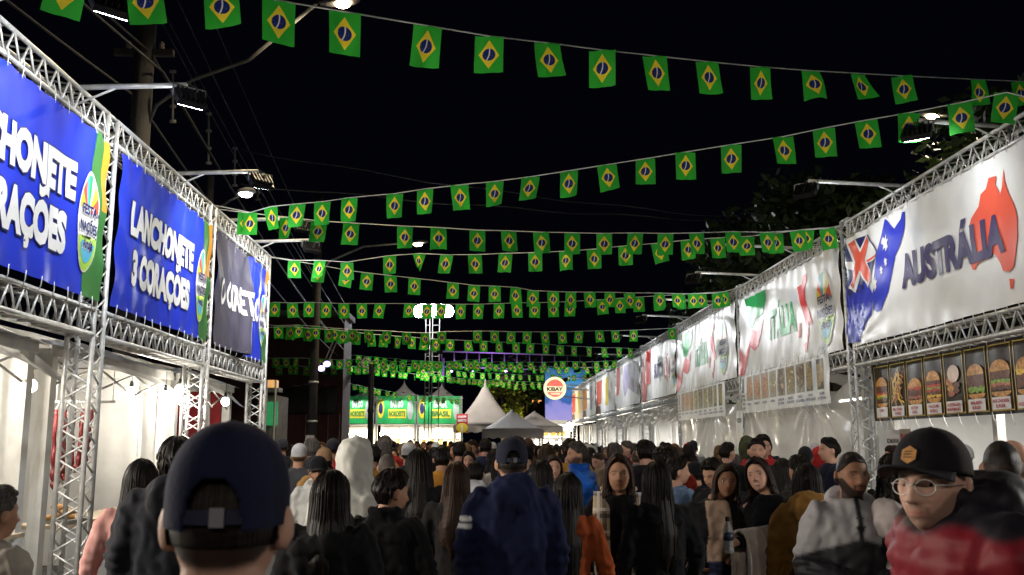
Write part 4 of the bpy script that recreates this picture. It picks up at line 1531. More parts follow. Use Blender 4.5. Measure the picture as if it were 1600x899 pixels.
for k, (px, py0, py1, Y) in enumerate(((270, 112, 190, 16.1), (326, 178, 255, 18.1), (367, 232, 290, 20.1), (403, 276, 312, 22.2))):
    a, b = atY(px, py0, Y), atY(px, py1, Y)
    r_ = thing('line_spacer', b, ['longest insulated spacer rod on the overhead wires, by the utility pole', 'second insulated spacer rod on the overhead wires', 'third insulated spacer rod on the overhead wires', 'shortest insulated spacer rod, above the creased banner'][k], 'spacer', 'spacer rods on overhead wires')
    MB().cyl(a, b, .02, 6).build('rod', M_CONC, r_, True)
    for t in (0, .35, .7, 1):
        MB().cyl(a + (b - a) * t - (.05, 0, 0), a + (b - a) * t + (.05, 0, 0), .03, 8).build('clip', M_CONC, r_, True)
for k, (y0, y1, z) in enumerate(((246, 372, 0), (300, 372, 0))):
    a, b = atY(375, y0 - 12, 19.0), atY(1330, y1 - 20, 24)
    r_ = thing('overhead_wire', a, ['upper loose cable slung across the street behind the flag strings', 'lower loose cable slung across the street behind the flag strings'][k], 'wire', 'cables across the street')
    MB().tube([a + (b - a) * t - np.array([0, 0, (1.2 - .5 * k) * 4 * t * (1 - t) * .2 + .03 * math.sin(t * 30)]) for t in np.linspace(0, 1, 24)], .014, 5).build('line', M_CABLE, r_, True)

# ================================================================== TREES
M_LEAF = mat('night_foliage', (.030, .048, .012), .5, 0, .5, 2, trans=.35)
M_BARK = mat('bark', (.09, .065, .045), .9, 0, .3, 8, .6, 30)


def tree(x, y, h, rx, rz, seed, label, n=5200, leaf=.11, lm=None, base=2.6):
    rt = random.Random(seed)
    root = thing('street_tree', (x, y, 0), label, 'tree', 'trees behind the stalls')
    tk = MB()
    c = np.array([x, y, base + (h - base) * .5])
    tk.tube([(x, y, 0), (x + .1, y, base * .6), (x, y + .1, base), (x + .1, y, base + (h - base) * .6)], [.24, .19, .16, .06], 10)
    blobs = []
    for k in range(13):
        a, b = rt.uniform(0, 6.28), rt.uniform(-.8, 1.2)
        q = c + np.array([math.cos(a) * rx * .62 * math.cos(b), math.sin(a) * rx * .62 * math.cos(b), (h - base) * .42 * math.sin(b)])
        blobs.append((q, rt.uniform(.45, .9) * rx * .55))
        s = np.array([x, y, base + rt.uniform(-.3, .8)])
        tk.tube([s, (s + q) / 2 + (0, 0, .2), q], [.08, .05, .02], 6)
    tk.build('trunk', M_BARK, root, True)
    V, Fc = [], []
    for i in range(n):
        q, r = rt.choice(blobs)
        d = np.array([rt.gauss(0, 1), rt.gauss(0, 1), rt.gauss(0, .75)])
        d *= r * (rt.random() ** .35) / (np.linalg.norm(d) + 1e-6)
        p = q + d
        t = np.array([rt.gauss(0, 1), rt.gauss(0, 1), rt.gauss(-.3, .6)])
        t /= np.linalg.norm(t)
        u = np.cross(t, np.array([rt.gauss(0, 1), rt.gauss(0, 1), rt.gauss(0, 1)]))
        u /= np.linalg.norm(u) + 1e-6
        l = leaf * rt.uniform(.7, 1.4)
        o = len(V)
        V += [p - t * l, p + u * l * .45, p + t * l, p - u * l * .45]
        Fc.append((o, o + 1, o + 2, o + 3))
    m = MB()
    m.v = [tuple(p) for p in V]
    m.f = Fc
    m.build('crown', lm or M_LEAF, root)
    return root


tree(8.6, 15.3, 7.4, 2.3, 0, 1, 'dark leafy tree lit by the lamp behind the Australia stall', 6500)
tree(8.2, 22.5, 8.0, 2.6, 0, 2, 'dark leafy tree behind the nearer Italy stall', 5500, .13)
tree(8.8, 30.0, 8.6, 3.2, 0, 3, 'dark leafy tree behind the farther Italy stall', 5000, .15)
tree(12.5, 13.5, 9.5, 3.2, 0, 4, 'taller dark tree set back from the Australia stall', 5000, .14)
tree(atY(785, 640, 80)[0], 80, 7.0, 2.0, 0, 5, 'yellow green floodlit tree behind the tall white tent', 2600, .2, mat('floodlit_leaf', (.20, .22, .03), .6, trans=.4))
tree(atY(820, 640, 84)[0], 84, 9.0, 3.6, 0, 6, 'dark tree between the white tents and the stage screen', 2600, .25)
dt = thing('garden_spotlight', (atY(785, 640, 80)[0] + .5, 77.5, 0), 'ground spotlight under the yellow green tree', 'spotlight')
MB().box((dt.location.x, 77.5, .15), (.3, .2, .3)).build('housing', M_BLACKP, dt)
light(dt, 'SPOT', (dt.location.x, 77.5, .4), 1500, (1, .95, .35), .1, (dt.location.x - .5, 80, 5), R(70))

# ================================================================== BRICK BUILDING on the far left
def pxbox(m, x0, y0, x1, y1, Y, depth):
    a, b = atY(x0, y1, Y), atY(x1, y0, Y)
    m.box(((a[0] + b[0]) / 2, Y + depth / 2, (a[2] + b[2]) / 2), (b[0] - a[0], depth, b[2] - a[2]))
    return m


bl = thing('brick_building', atY(470, 700, 36), 'dark maroon two storey building beside the banded pole', 'building')
bl.location.z = 0
M_MAROON = mat('maroon_render', (.075, .03, .032), .85, 0, .25, 3, .4, 30)
a, b = atY(405, 560, 36), atY(537, 560, 36)
MB().box(((a[0] + b[0]) / 2 - 2.0, 37, 3.2), (b[0] - a[0] + 4.0, 2, 6.4)).build('wall', M_MAROON, bl)
MB().box(((a[0] + b[0]) / 2 - 2.0, 37, 6.5), (b[0] - a[0] + 4.2, 2.3, .2)).build('roof_slab', M_CONC, bl)
sg = pxbox(MB(), 445, 607, 527, 645, 35.8, .2).build('dark_shop_sign', M_BLACKP, bl)
for (x0, y0, x1, y1) in ((459, 576, 468, 602), (474, 574, 482, 600), (508, 580, 516, 602)):
    w = pxbox(MB(), x0, y0, x1, y1, 35.97, .05).build('window', mat('window_dim_glass', (.10, .05, .06), .1), bl)
    pxbox(MB(), x0 - 1, y1, x1 + 1, y1 + 1.2, 35.9, .12).build('sill', M_CONC, w)
for px in (477, 512, 530):
    pxbox(MB(), px - 1, 648, px + 1, 690, 35.9, .1).build('pilaster', mat('pale_trim', (.25, .22, .22), .8), bl)
for k, (px, py) in enumerate(((502, 576), (511, 569))):
    p = atY(px, py, 30)
    r_ = thing('stage_spot', p, ['lower small violet spot lamp under the flag bunch', 'upper small violet spot lamp under the flag bunch'][k], 'lamp', 'violet spot lamps')
    MB().ell(p, (.11, .11, .09), 12, 8).build('lens', emis('violet_lens', (.5, .35, 1), 5), r_, True)
    MB().tube([p + (0, .05, .02), p + (0, .3, .08)], [.12, .08], 10).build('housing', M_BLACKP, r_, True)
    MB().cyl(p + (0, .15, .05), p + (.3, .3, .9), .02, 6).build('hanger', M_ALUD, r_)
# lit shop box beyond the left frame
sh = thing('corner_shop', atY(420, 690, 27), 'small lit shop with orange sign box and green banner beside the last column', 'shop')
sh.location.z = 0
pxbox(MB(), 400, 618, 434, 690, 27.3, 1.5).build('wall', M_CONC, sh)
pxbox(MB(), 417, 594, 432, 606, 27.0, .3).build('sign_box', emis('orange_lit_sign', (1, .45, .08), .55), sh)
pxbox(MB(), 413, 628, 434, 665, 27.1, .08).build('glowing_green_banner', mat('glowing_green_banner', (.04, .35, .12), .5, emit=(.05, .5, .18), es=.25), sh)  # banner given a faint glow of its own, no lamp inside
pxbox(MB(), 402, 606, 436, 612, 27.0, .5).build('canopy', M_ALUD, sh)
for q in (418, 432):
    MB().cyl(np.array([atY(q, 600, 27)[0], 26.9, 0]), np.array([atY(q, 600, 27)[0], 26.9, 3.4]), .03, 8).build('post', M_ALU, sh)

# ================================================================== FAR SQUARE
# black lamp post with curled head
lp = atY(578, 690, 30)
r_ = thing('lamp_post', (lp[0], 30, 0), 'black cast iron lamp post in front of the green banner stalls', 'lamp post')
MB().lathe((lp[0], 30, 0), [(.16, 0), (.14, .5), (.09, .7), (.085, 2.6), (.11, 2.65), (.085, 2.75), (.08, 4.0), (.10, 4.1)], 14).build('shaft', M_BLACKP, r_, True)
MB().tube([(lp[0], 30, 4.0), (lp[0] - .1, 30, 4.25), (lp[0] - .22, 30, 4.3), (lp[0] - .3, 30, 4.15), (lp[0] - .25, 30, 4.0), (lp[0] - .15, 30, 4.02)], .04, 8).build('scroll', M_ALU, r_, True)

GREENB = mat('green_festival_banner', (.03, .42, .12), .4, 0, .15, 3)


def pagoda(x, y, w, eave, peak, label, mt=M_WHITE, valance=.3, group='white peaked tents', k=1.0, legs=True):
    root = thing('peaked_tent', (x, y, 0), label, 'tent', group)
    n, h = 32, w / 2
    rings = []
    for t in np.linspace(0, 1, 12):
        s = (1 - t) ** (1.0 + .75 * k)
        z = eave + (peak - eave) * t
        ring = []
        for j in range(n):
            q = 2 * math.pi * j / n + math.pi / 4
            c, d = math.cos(q), math.sin(q)
            f = 1 / max(abs(c), abs(d)) * (1 - t) + t * 1.0
            ring.append((x + h * max(s, .012) * c * f, y + h * max(s, .012) * d * f, z))
        rings.append(ring)
    MB().loft(rings).build('roof', mt, root, True)
    for i, (dx, dy) in enumerate(((0, -1), (0, 1), (1, 0), (-1, 0))):
        MB().grid(lambda u, v: (x + dx * h + (u - .5) * w * abs(dy), y + dy * h + (u - .5) * w * abs(dx) - .01 * dy, eave - valance * v * (1 + .12 * math.sin(u * 40))), 24, 2).build('valance', mt, root, True)
    if legs:
        for sx in (-1, 1):
            for sy in (-1, 1):
                MB().box((x + sx * (h - .06), y + sy * (h - .06), eave / 2), (.08, .08, eave)).build('leg', M_WHITEP, root)
    return root


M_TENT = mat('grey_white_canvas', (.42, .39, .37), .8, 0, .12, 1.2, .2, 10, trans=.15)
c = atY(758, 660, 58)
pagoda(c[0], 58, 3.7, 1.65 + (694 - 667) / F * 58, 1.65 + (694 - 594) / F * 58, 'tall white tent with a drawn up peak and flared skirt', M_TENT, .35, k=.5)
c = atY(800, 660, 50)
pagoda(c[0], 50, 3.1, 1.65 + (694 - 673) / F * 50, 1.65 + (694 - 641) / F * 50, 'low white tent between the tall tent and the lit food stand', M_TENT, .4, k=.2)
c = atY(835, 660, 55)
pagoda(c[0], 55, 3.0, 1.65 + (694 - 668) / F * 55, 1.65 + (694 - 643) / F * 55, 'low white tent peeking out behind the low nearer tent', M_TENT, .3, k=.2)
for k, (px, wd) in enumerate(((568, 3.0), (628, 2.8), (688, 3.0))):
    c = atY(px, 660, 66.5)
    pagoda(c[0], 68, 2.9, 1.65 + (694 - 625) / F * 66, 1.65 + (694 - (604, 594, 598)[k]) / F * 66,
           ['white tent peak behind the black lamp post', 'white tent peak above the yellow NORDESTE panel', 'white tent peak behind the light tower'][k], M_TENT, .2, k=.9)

for k, (x0, x1, t1, t2) in enumerate(((536, 588, 'BAR DO', 'NORDESTE'), (592, 652, 'BAR DO', 'NORDESTE'), (655, 722, 'BAR', 'BRASIL'))):
    Y = 66.0
    a, b = atY(x0, 663, Y), atY(x1, 621, Y)
    W, H = b[0] - a[0], b[2] - a[2]
    Bq = Banner((a[0], Y - 1.6, a[2]), (1, 0, 0), (0, -1, 0), W, H, k * 3.1, .8)
    st = thing('green_stall', (a[0], Y, 0), ['green bannered stall with yellow panel behind the black lamp post', 'green bannered stall with yellow NORDESTE panel', 'green bannered stall with BRASIL lettering behind the light tower'][k], 'stall', 'green stalls across the square')
    Bq.sheet('banner', GREENB, st, 14, 8)
    Bq.poly('flag_print', ellipse((.28, H * .55), .22, H * .36), V_YELLOW, st, .01)
    Bq.poly('flag_disc', ellipse((.28, H * .55), .14, H * .2), V_NAVY, st, .02)
    uv_text(Bq, 'white_lettering', t1, W * .36, H * .58, W * .32, H * .26, V_WHITE, st, .05, .02)
    Bq.poly('yellow_panel', [(W * .3, H * .2), (W * .76, H * .2), (W * .76, H * .52), (W * .3, H * .52)], V_YELLOW, st, .01)
    uv_text(Bq, 'lettering', t2, W * .32, H * .26, W * .42, H * .2, V_GREEN, st, .05, .025)
    Bq.poly('emblem', ellipse((W - .35, H * .5), .2, H * .36), V_GREY, st, .01)
    for q in (0, 1):
        MB().box((a[0] + q * W, Y - 1.55, a[2] / 2 + H / 2), (.12, .12, a[2] + H)).build('post', M_ALUD, st)
    MB().box((a[0] + W / 2, Y + 1.3, 1.5), (W, .06, 3.0)).build('back_wall', M_TARP, st)
    MB().box((a[0] + W / 2, Y - .1, a[2] - .04), (W, 2.9, .05)).build('roof', M_TARP, st)
    MB().box((a[0] + W / 2, Y - 1.4, .9), (W - .2, .5, .06)).build('counter_top', M_WOOD, st)
    rq = random.Random(k)
    for j in range(8):
        p = (a[0] + .2 + rq.random() * (W - .4), Y - 1.2 + rq.random() * .6, a[2] - .35 - rq.random() * .75)
        MB().ell(p, (.13, .13, .14), 12, 8).build('globe_lamp', emis('globe_lit', (1, .88, .68), 7.0), st, True)
    for j in range(5):
        q = a[0] + .3 + j * (W - .6) / 4
        MB().grid(lambda u, v: (q + .3 * (u - .5), Y + .4, 1.1 + .9 * v), 1, 3).build('food_picture', FOOD[j % 5], st)
    light(st, 'AREA', (a[0] + W / 2, Y - .4, a[2] - .15), 420, (1, .86, .62), W * .7, (a[0] + W / 2, Y - .4, 0), size_y=1.0)
    for j in (.25, .7):       # small floodlights washing the green print
        p = np.array([a[0] + W * j, Y - 2.5, a[2] + H + .15])
        MB().box(p, (.22, .14, .1)).build('flood_housing', M_BLACKP, st)
        MB().cyl(p, (p[0], Y - 1.5, p[2] - .05), .02, 6).build('flood_arm', M_ALU, st)
        light(st, 'SPOT', p - (0, -.02, .08), 120, (.85, 1, .88), .06, (p[0], Y - 1.6, a[2] + H * .35), R(75), .6)

# red and yellow price board
a, b = atY(713, 676, 55), atY(731, 647, 55)
Bq = Banner((a[0], 55, a[2]), (1, 0, 0), (0, -1, 0), b[0] - a[0], b[2] - a[2], 1, .1)
r_ = thing('price_board', (a[0], 55, 0), 'small red price board with yellow lower half on a post', 'sign')
Bq.sheet('panel', V_TXTRED, r_, 4, 4)
Bq.poly('yellow_half', ellipse((Bq.W / 2, Bq.H * .25), Bq.W * .52, Bq.H * .26), V_YELLOW, r_, .01)
Bq.poly('bottle_print', [(Bq.W * .42, .05), (Bq.W * .58, .05), (Bq.W * .55, Bq.H * .42), (Bq.W * .45, Bq.H * .42)], V_WHITE, r_, .02)
for j in range(2):
    uv_text(Bq, 'word', ['ESPETO', 'CHOPP'][j], Bq.W * .12, Bq.H * (.58 + .2 * j), Bq.W * .76, Bq.H * .13, V_WHITE, r_, .04, .02)
MB().cyl((a[0] + Bq.W / 2, 55.03, 0), (a[0] + Bq.W / 2, 55.03, b[2]), .03, 8).build('post', M_ALUD, r_)
light(r_, 'SPOT', (a[0] + .3, 54.2, b[2] + .5), 60, (1, .95, .9), .05, (a[0] + .3, 55, a[2] + .5), R(70))

# light tower: two ladder masts and a bank of floodlights
ty = 55.0
m0, m1 = atY(666, 690, ty), atY(679, 690, ty)
zt = 1.65 + (694 - 492) / F * ty
lt = thing('light_tower', ((m0[0] + m1[0]) / 2, ty, 0), 'slim lattice light tower with a blazing bank of white floodlights on top', 'light tower')
for x, y in ((m0[0] - .12, ty), (m0[0] + .12, ty), (m1[0] - .2, ty), (m1[0] + .2, ty)):
    MB().cyl((x, y, 0), (x, y, zt), .028, 8).build('upright', M_ALUD, lt, True)
for k in range(int(zt / .45)):
    for xc, hw in ((m0[0], .12), (m1[0], .2)):
        rod('rung', (xc - hw, ty, .3 + k * .45), (xc + hw, ty, .3 + k * .45), .018, M_ALUD, lt)
MB().box(((m0[0] + m1[0]) / 2, ty, zt - .05), (1.6, .15, .1)).build('head_bar', M_ALUD, lt)
for k, px in enumerate((640, 662, 676, 690, 720)):
    p = atY(px, 485 if 650 < px < 700 else 487, ty - .3)
    if px in (640, 720):
        p[0] = p[0] * .55 + (m0[0] + m1[0]) / 2 * .45
    MB().box(p, (.50, .12, .50)).build('flood_housing', M_BLACKP, lt)
    MB().ell(p - (0, .09, 0), (.34, .04, .36), 20, 12).build('flood_lens', emis('tower_lens_lit', (.95, .97, 1), 120), lt, True)
light(lt, 'SPOT', ((m0[0] + m1[0]) / 2, ty - .7, zt + .3), 4500, (.95, .97, 1), .4, (.4, 12, 0), R(110), .6)
light(lt, 'SPOT', ((m0[0] + m1[0]) / 2, ty + .7, zt + .2), 2600, (1, .92, .82), .4, (1.5, 62, 0), R(130), .6)
pa = atY(676, 550, ty)
for k, (dx, dz) in enumerate(((-.3, 0), (.1, .1), (.45, -.05), (.1, -.9), (.4, -1.0))):
    MB().box((pa[0] + dx, ty - .2, pa[2] + dz), (.26, .25, .24)).build('equipment_box', M_ALUD if k % 2 else M_BLACKP, lt)

# stage roof rails, screen, side print
stg = thing('concert_stage', atY(820, 690, 80), 'distant stage roof frame of paired rails lit violet', 'stage')
stg.location.z = 0
for py in (552, 576):
    a, b = atY(690, py - 3, 80), atY(965, py + 6, 82)
    rod('rail', a, b, .07, M_ALUD, stg)
for k in range(15):
    t = k / 14
    a = atY(690 + 275 * t, 549 + 9 * t, 80 + 2 * t)
    b = atY(690 + 275 * t, 573 + 9 * t, 80 + 2 * t)
    rod('upright', a, b, .05, M_ALUD, stg)
for px in (692, 963):
    a = atY(px, 560, 80)
    rod('leg', (a[0], 80, 0), (a[0], 80, a[2]), .15, M_ALUD, stg)
for px in (705, 740, 790):
    p = atY(px, 580, 78)
    MB().tube([p + (0, 0, .2), p], [.1, .14], 10).build('stage_can', M_BLACKP, stg, True)
    MB().ell(p - (0, 0, .02), (.12, .12, .04), 12, 6).build('stage_lens', emis('violet_stage_lens', (.55, .25, 1), 8), stg, True)
    light(stg, 'SPOT', p + (0, -.3, -.2), 700, (.5, .2, 1), .2, p + (0, 3, 3), R(120))
m, nt, bb = nodes_of('led_screen')
gg = NT(nt)
uvn = nt.nodes.new('ShaderNodeUVMap')
nz = nt.nodes.new('ShaderNodeTexNoise')
nz.inputs['Scale'].default_value = 4
nt.links.new(uvn.outputs[0], nz.inputs['Vector'])
sx = nt.nodes.new('ShaderNodeSeparateXYZ')
nt.links.new(uvn.outputs[0], sx.inputs[0])
tt = gg.m('ADD', sx.outputs[1], gg.m('MULTIPLY', gg.m('SUBTRACT', nz.outputs['Fac'], .5), .5))
cr = nt.nodes.new('ShaderNodeValToRGB')
for i, (p, c_) in enumerate(((0, (.42, .36, .75)), (.3, (.30, .30, .75)), (.4, (.03, .12, .42)), (.7, (.08, .30, .60)), (1, (.02, .05, .2)))):
    e_ = cr.color_ramp.elements[i] if i < 2 else cr.color_ramp.elements.new(p)
    e_.position, e_.color = p, (*c_, 1)
nt.links.new(tt, cr.inputs[0])
nt.links.new(cr.outputs[0], bb.inputs['Emission Color'])
bb.inputs['Emission Strength'].default_value = .75
bb.inputs['Base Color'].default_value = (.01, .01, .01, 1)
a, b = atY(852, 658, 78), atY(915, 575, 78)
sr = thing('video_screen', (a[0], 78, 0), 'tall video screen glowing blue and lilac beside the stalls', 'screen')
MB().grid(lambda u, v: (a[0] + (b[0] - a[0]) * u, 78, a[2] + (b[2] - a[2]) * v), 2, 2).build('display', m, sr)
MB().box(((a[0] + b[0]) / 2, 78.16, (a[2] + b[2]) / 2), (b[0] - a[0] + .1, .3, b[2] - a[2] + .1)).build('cabinet', M_BLACKP, sr)
for q in (a[0] + .1, b[0] - .1):
    rod('leg', (q, 78.2, 0), (q, 78.2, a[2]), .06, M_ALUD, sr)

# round lit sign on the stall roof
c = atY(867, 607, 48)
rs_ = thing('round_sign', c, 'round lit sign with cream rim, red centre and brown lettering', 'sign')
Bq = Banner((c[0] - .6, 48, c[2] - .6), (1, 0, 0), (0, -1, 0), 1.2, 1.2, 1, 0)
for nm, rr, mt_, lf in (('rim', .57, emis('cream_lit', (1, .86, .50), .95), .03), ('disc', .44, emis('red_lit', (.95, .10, .05), .9), .045), ('centre_band', 0, emis('cream_lit', (1, .86, .50), .95), .055)):
    if rr:
        Bq.poly(nm, ellipse((.6, .6), rr, rr, 40), mt_, rs_, lf)
    else:
        Bq.poly(nm, [(.13, .42), (1.0, .42), (1.05, .68), (.16, .70)], mt_, rs_, lf)
uv_text(Bq, 'lettering', 'KIBAY', .2, .46, .8, .2, mat('brown_letter', (.13, .05, .01), .5), rs_, .04, .065)
uv_text(Bq, 'small_lettering', 'Lanches', .4, .29, .45, .09, emis('cream_lit', (1, .86, .50), .95), rs_, .03, .065)
MB().lathe((0, 0, 0), [(.58, -.0), (.58, .16), (.2, .16)], 40)
dr_ = MB()
dr_.tube([(c[0], 48.0, c[2]), (c[0], 48.16, c[2])], .57, 36)
dr_.build('drum', M_BLACKP, rs_, True)
rod('bracket', (c[0] + .5, 48.1, c[2]), (RX + .05, 48.1, c[2] - .1), .03, M_ALU, rs_)
rod('bracket', (c[0] + .4, 48.1, c[2] - .4), (RX + .05, 48.1, c[2] - .55), .03, M_ALU, rs_)

# lit food stand closing the street
fs0, fs1 = atY(812, 690, 62), atY(890, 690, 62)
fs = thing('food_stand', (fs0[0], 62, 0), 'bright food stand with a row of lit food pictures and bulbs', 'stall')
W = fs1[0] - fs0[0]
zb, zt2 = 1.65 + (694 - 684) / F * 62, 1.65 + (694 - 664) / F * 62
MB().box((fs0[0] + W / 2, 63.5, 1.6), (W, .06, 3.2)).build('back_wall', M_TARP, fs)
MB().box((fs0[0] + W / 2, 62.1, (zb + zt2) / 2), (W, .08, zt2 - zb)).build('light_box', emis('warm_white_lit', (1, .9, .74), .85), fs)
for k in range(5):
    x = fs0[0] + .25 + k * (W - .4) / 5
    MB().grid(lambda u, v: (x + u * (W - .6) / 5.6, 62.04, zb + .06 + (zt2 - zb - .4) * v), 1, 2).build('food_picture', food_mat('lit_food_%d' % k, [(0, (.9, .45, .1)), (.35, (.95, .7, .2)), (.55, (.75, .15, .05)), (.8, (.5, .6, .1)), (1, (.95, .6, .2))], 'heap', (.9, .8, .6), .7), fs)
for k in range(7):
    p = (fs0[0] + .2 + k * (W - .4) / 6, 61.8, zb - .3)
    MB().ell(p, (.17, .17, .17), 12, 8).build('globe_lamp', emis('globe_lit', (1, .88, .68), 7.0), fs, True)
for q in (fs0[0], fs1[0]):
    MB().box((q, 62.1, zt2 / 2), (.1, .1, zt2)).build('post', M_WHITEP, fs)
    MB().ell((q, 61.9, zt2 - .15), (.26, .26, .3), 12, 8).build('globe_lamp', emis('globe_lit', (1, .88, .68), 7.0), fs, True)
light(fs, 'AREA', (fs0[0] + W / 2, 61.5, zb - .2), 700, (1, .88, .68), W * .8, (fs0[0] + W / 2, 59, 0), size_y=.4)
p = atY(838, 627, 90)
r_ = thing('porch_lamp', p, 'small orange lamp glowing in the dark behind the white tents', 'lamp')
MB().ell(p, (.5, .2, .25), 12, 8).build('lens', emis('orange_lens', (1, .35, .1), 1.6), r_, True)
MB().cyl(p - (0, -.2, p[2]), p + (0, .2, .1), .08, 8).build('post', M_CONC, r_)

# ================================================================== PEOPLE
HC = np.array([0, .015, 1.588])          # head centre of a 1.72 m figure (eye level, between the ears)


def lerp(x, xs, ys):
    return float(np.interp(x, xs, ys))


def head_dims(z):
    """half width, front and back depth of the skull at height z over eye level"""
    q = min(abs(z) / .116, .9995)
    if z >= 0:
        r = math.sqrt(1 - q * q)
        return .076 * r, .092 * r, .100 * r
    t = min(max((-z - .01) / .105, 0), 1)
    rx = (1 - q ** 2.7) ** .5 * (1 - .20 * t)
    ry = (1 - q ** 4.2) ** .5 * (1 - .04 * t)
    rb = (1 - q * q) ** .5 * (1 - .33 * t)
    return .076 * rx, .092 * ry, .100 * rb


def g2(a, b, sa, sb):
    return math.exp(-(a / sa) ** 2 - (b / sb) ** 2)


def face_y(x, z, y):
    s = min(max((.022 - z) / .055, 0), 1)
    nb = math.exp(-(max(-.036 - z, 0) / .0075) ** 2) if z < .022 else 0
    y += .027 * s ** 1.15 * nb * math.exp(-(x / (.0085 + .0075 * s * s)) ** 2)
    y += .008 * g2(abs(x) - .013, z + .034, .007, .008)                   # nostril wings
    y -= .0125 * g2(abs(x) - .032, z - .002, .016, .0105)                 # eye sockets
    y += .006 * g2(abs(x) - .028, z - .022, .022, .007)                   # brow
    y += .006 * g2(abs(x) - .045, z + .030, .017, .018)                   # cheek bones
    y += .0085 * math.exp(-(x / .021) ** 2) * (math.exp(-((z + .0575) / .0055) ** 2) + math.exp(-((z + .0695) / .0062) ** 2))
    y -= .005 * g2(x, z + .0635, .022, .0028)
    y -= .005 * g2(x, z + .082, .022, .006)
    y += .009 * g2(x, z + .100, .020, .013)
    return y


def head_mesh(mb, T, nu=60, nv=46, slim=1.0):
    V, Fc = [], []
    for j in range(nv + 1):
        z = .116 * math.cos(math.pi * j / nv)
        hx, hf, hb = head_dims(z)
        for i in range(nu):
            s = 2 * i / nu - 1
            ph = math.pi * abs(s) ** 1.25 * (1 if s > 0 else -1)
            x, c = math.sin(ph) * hx * slim, math.cos(ph)
            y = c * (hf if c > 0 else hb)
            if c > .25 and z < .06:
                y = face_y(x, z, y)
            V.append(T @ Vector((x, y, z)))
    for j in range(nv):
        for i in range(nu):
            i2 = (i + 1) % nu
            Fc.append((j * nu + i, j * nu + i2, (j + 1) * nu + i2, (j + 1) * nu + i))
    mb.add(V, Fc)
    for sx in (-1, 1):
        M = T.to_3x3() @ Matrix.Rotation(-.55 * sx, 3, 'Z')
        c = T @ Vector((sx * .083, -.016, -.008))
        mb.ell(c, (.0105, .023, .034), 12, 8, M)
        mb.ell(T @ Vector((sx * .076, -.006, -.030)), (.009, .011, .012), 8, 6, M)


def hand(mb, w, d, side, curl=.5, spread=1.0, thumb_up=None):
    """palm and five unequal bent fingers; w wrist, d forearm direction, thumb towards thumb_up"""
    w, d = np.array(w, float), np.array(d, float)
    d /= np.linalg.norm(d)
    th = np.array(thumb_up if thumb_up is not None else (0, 1, .15), float)
    th -= d * (th @ d)
    th /= np.linalg.norm(th) + 1e-9
    nrm = np.cross(d, th) * side               # palm side
    pc = w + d * .05
    rings = []
    for t, a, b in ((-.02, .024, .021), (.02, .032, .017), (.06, .041, .016), (.088, .040, .014), (.096, .03, .009)):
        rings.append([w + d * t + th * a * math.cos(q) + nrm * b * math.sin(q) for q in np.linspace(0, 2 * math.pi, 12, endpoint=False)])
    mb.loft(rings)
    for k, (o, l) in enumerate(((.030, .072), (.010, .080), (-.010, .075), (-.029, .058))):
        b = w + d * .085 + th * o
        cd = d
        p = b
        r = .0088
        for s, f in enumerate((.45, .32, .23)):
            a = curl * (.55 + .35 * s)
            cd = cd * math.cos(a) + nrm * math.sin(a)
            cd = cd / np.linalg.norm(cd)
            q = p + cd * l * f
            mb.capsule(p, q, r, r * .92, 8, 2)
            p, r = q, r * .93
    b = w + d * .025 + th * .026
    cd = d * .62 + th * .75 + nrm * .2 * curl
    cd /= np.linalg.norm(cd)
    p, r = b, .0115
    for f, a in ((.035, 0), (.03, .25), (.024, .35)):
        cd = cd * math.cos(a) + (d * .7 + nrm * .7 * curl) * math.sin(a)
        cd /= np.linalg.norm(cd)
        q = p + cd * f
        mb.capsule(p, q, r, r * .9, 8, 2)
        p, r = q, r * .9


def ringz(z, a, b, yo=0, n=28, e=2.3, xo=0):
    out = []
    for k in range(n):
        q = 2 * math.pi * k / n
        c, s = math.cos(q), math.sin(q)
        out.append((xo + a * abs(c) ** (2 / e) * (1 if c > 0 else -1), yo + b * abs(s) ** (2 / e) * (1 if s > 0 else -1), z))
    return out


def remesh(mb, vox, smooth=0, name='tmp'):
    me = mb.mesh(name)
    o = bpy.data.objects.new(name, me)
    SCR.collection.objects.link(o)
    md = o.modifiers.new('r', 'REMESH')
    md.mode = 'VOXEL'
    md.voxel_size = vox
    if smooth:
        s = o.modifiers.new('s', 'SMOOTH')
        s.factor = .5
        s.iterations = smooth
    dg = scratch_depsgraph()
    out = bpy.data.meshes.new_from_object(o.evaluated_get(dg))
    bpy.data.objects.remove(o)
    bpy.data.meshes.remove(me)
    out.polygons.foreach_set('use_smooth', [True] * len(out.polygons))
    return out


def get_co(me):
    a = np.empty(len(me.vertices) * 3)
    me.vertices.foreach_get('co', a)
    return a.reshape(-1, 3)


def set_col(me, cols):
    at = me.color_attributes.new('col', 'FLOAT_COLOR', 'POINT')
    c = np.ones((len(cols), 4))
    c[:, :3] = cols
    at.data.foreach_set('color', c.ravel())


def vnoise(P, s, seed):
    """cheap smooth pseudo noise for many points"""
    x, y, z = (P * s).T
    return (np.sin(x * 1.7 + seed + 1.3 * np.sin(y * 1.1 + z * .7 + seed)) + np.sin(y * 1.9 - seed * 1.3 + 1.2 * np.sin(z * 1.3 + x * .8)) +
            np.sin(z * 2.1 + seed * .7 + 1.1 * np.sin(x * 1.2 + y * .9))) / 3


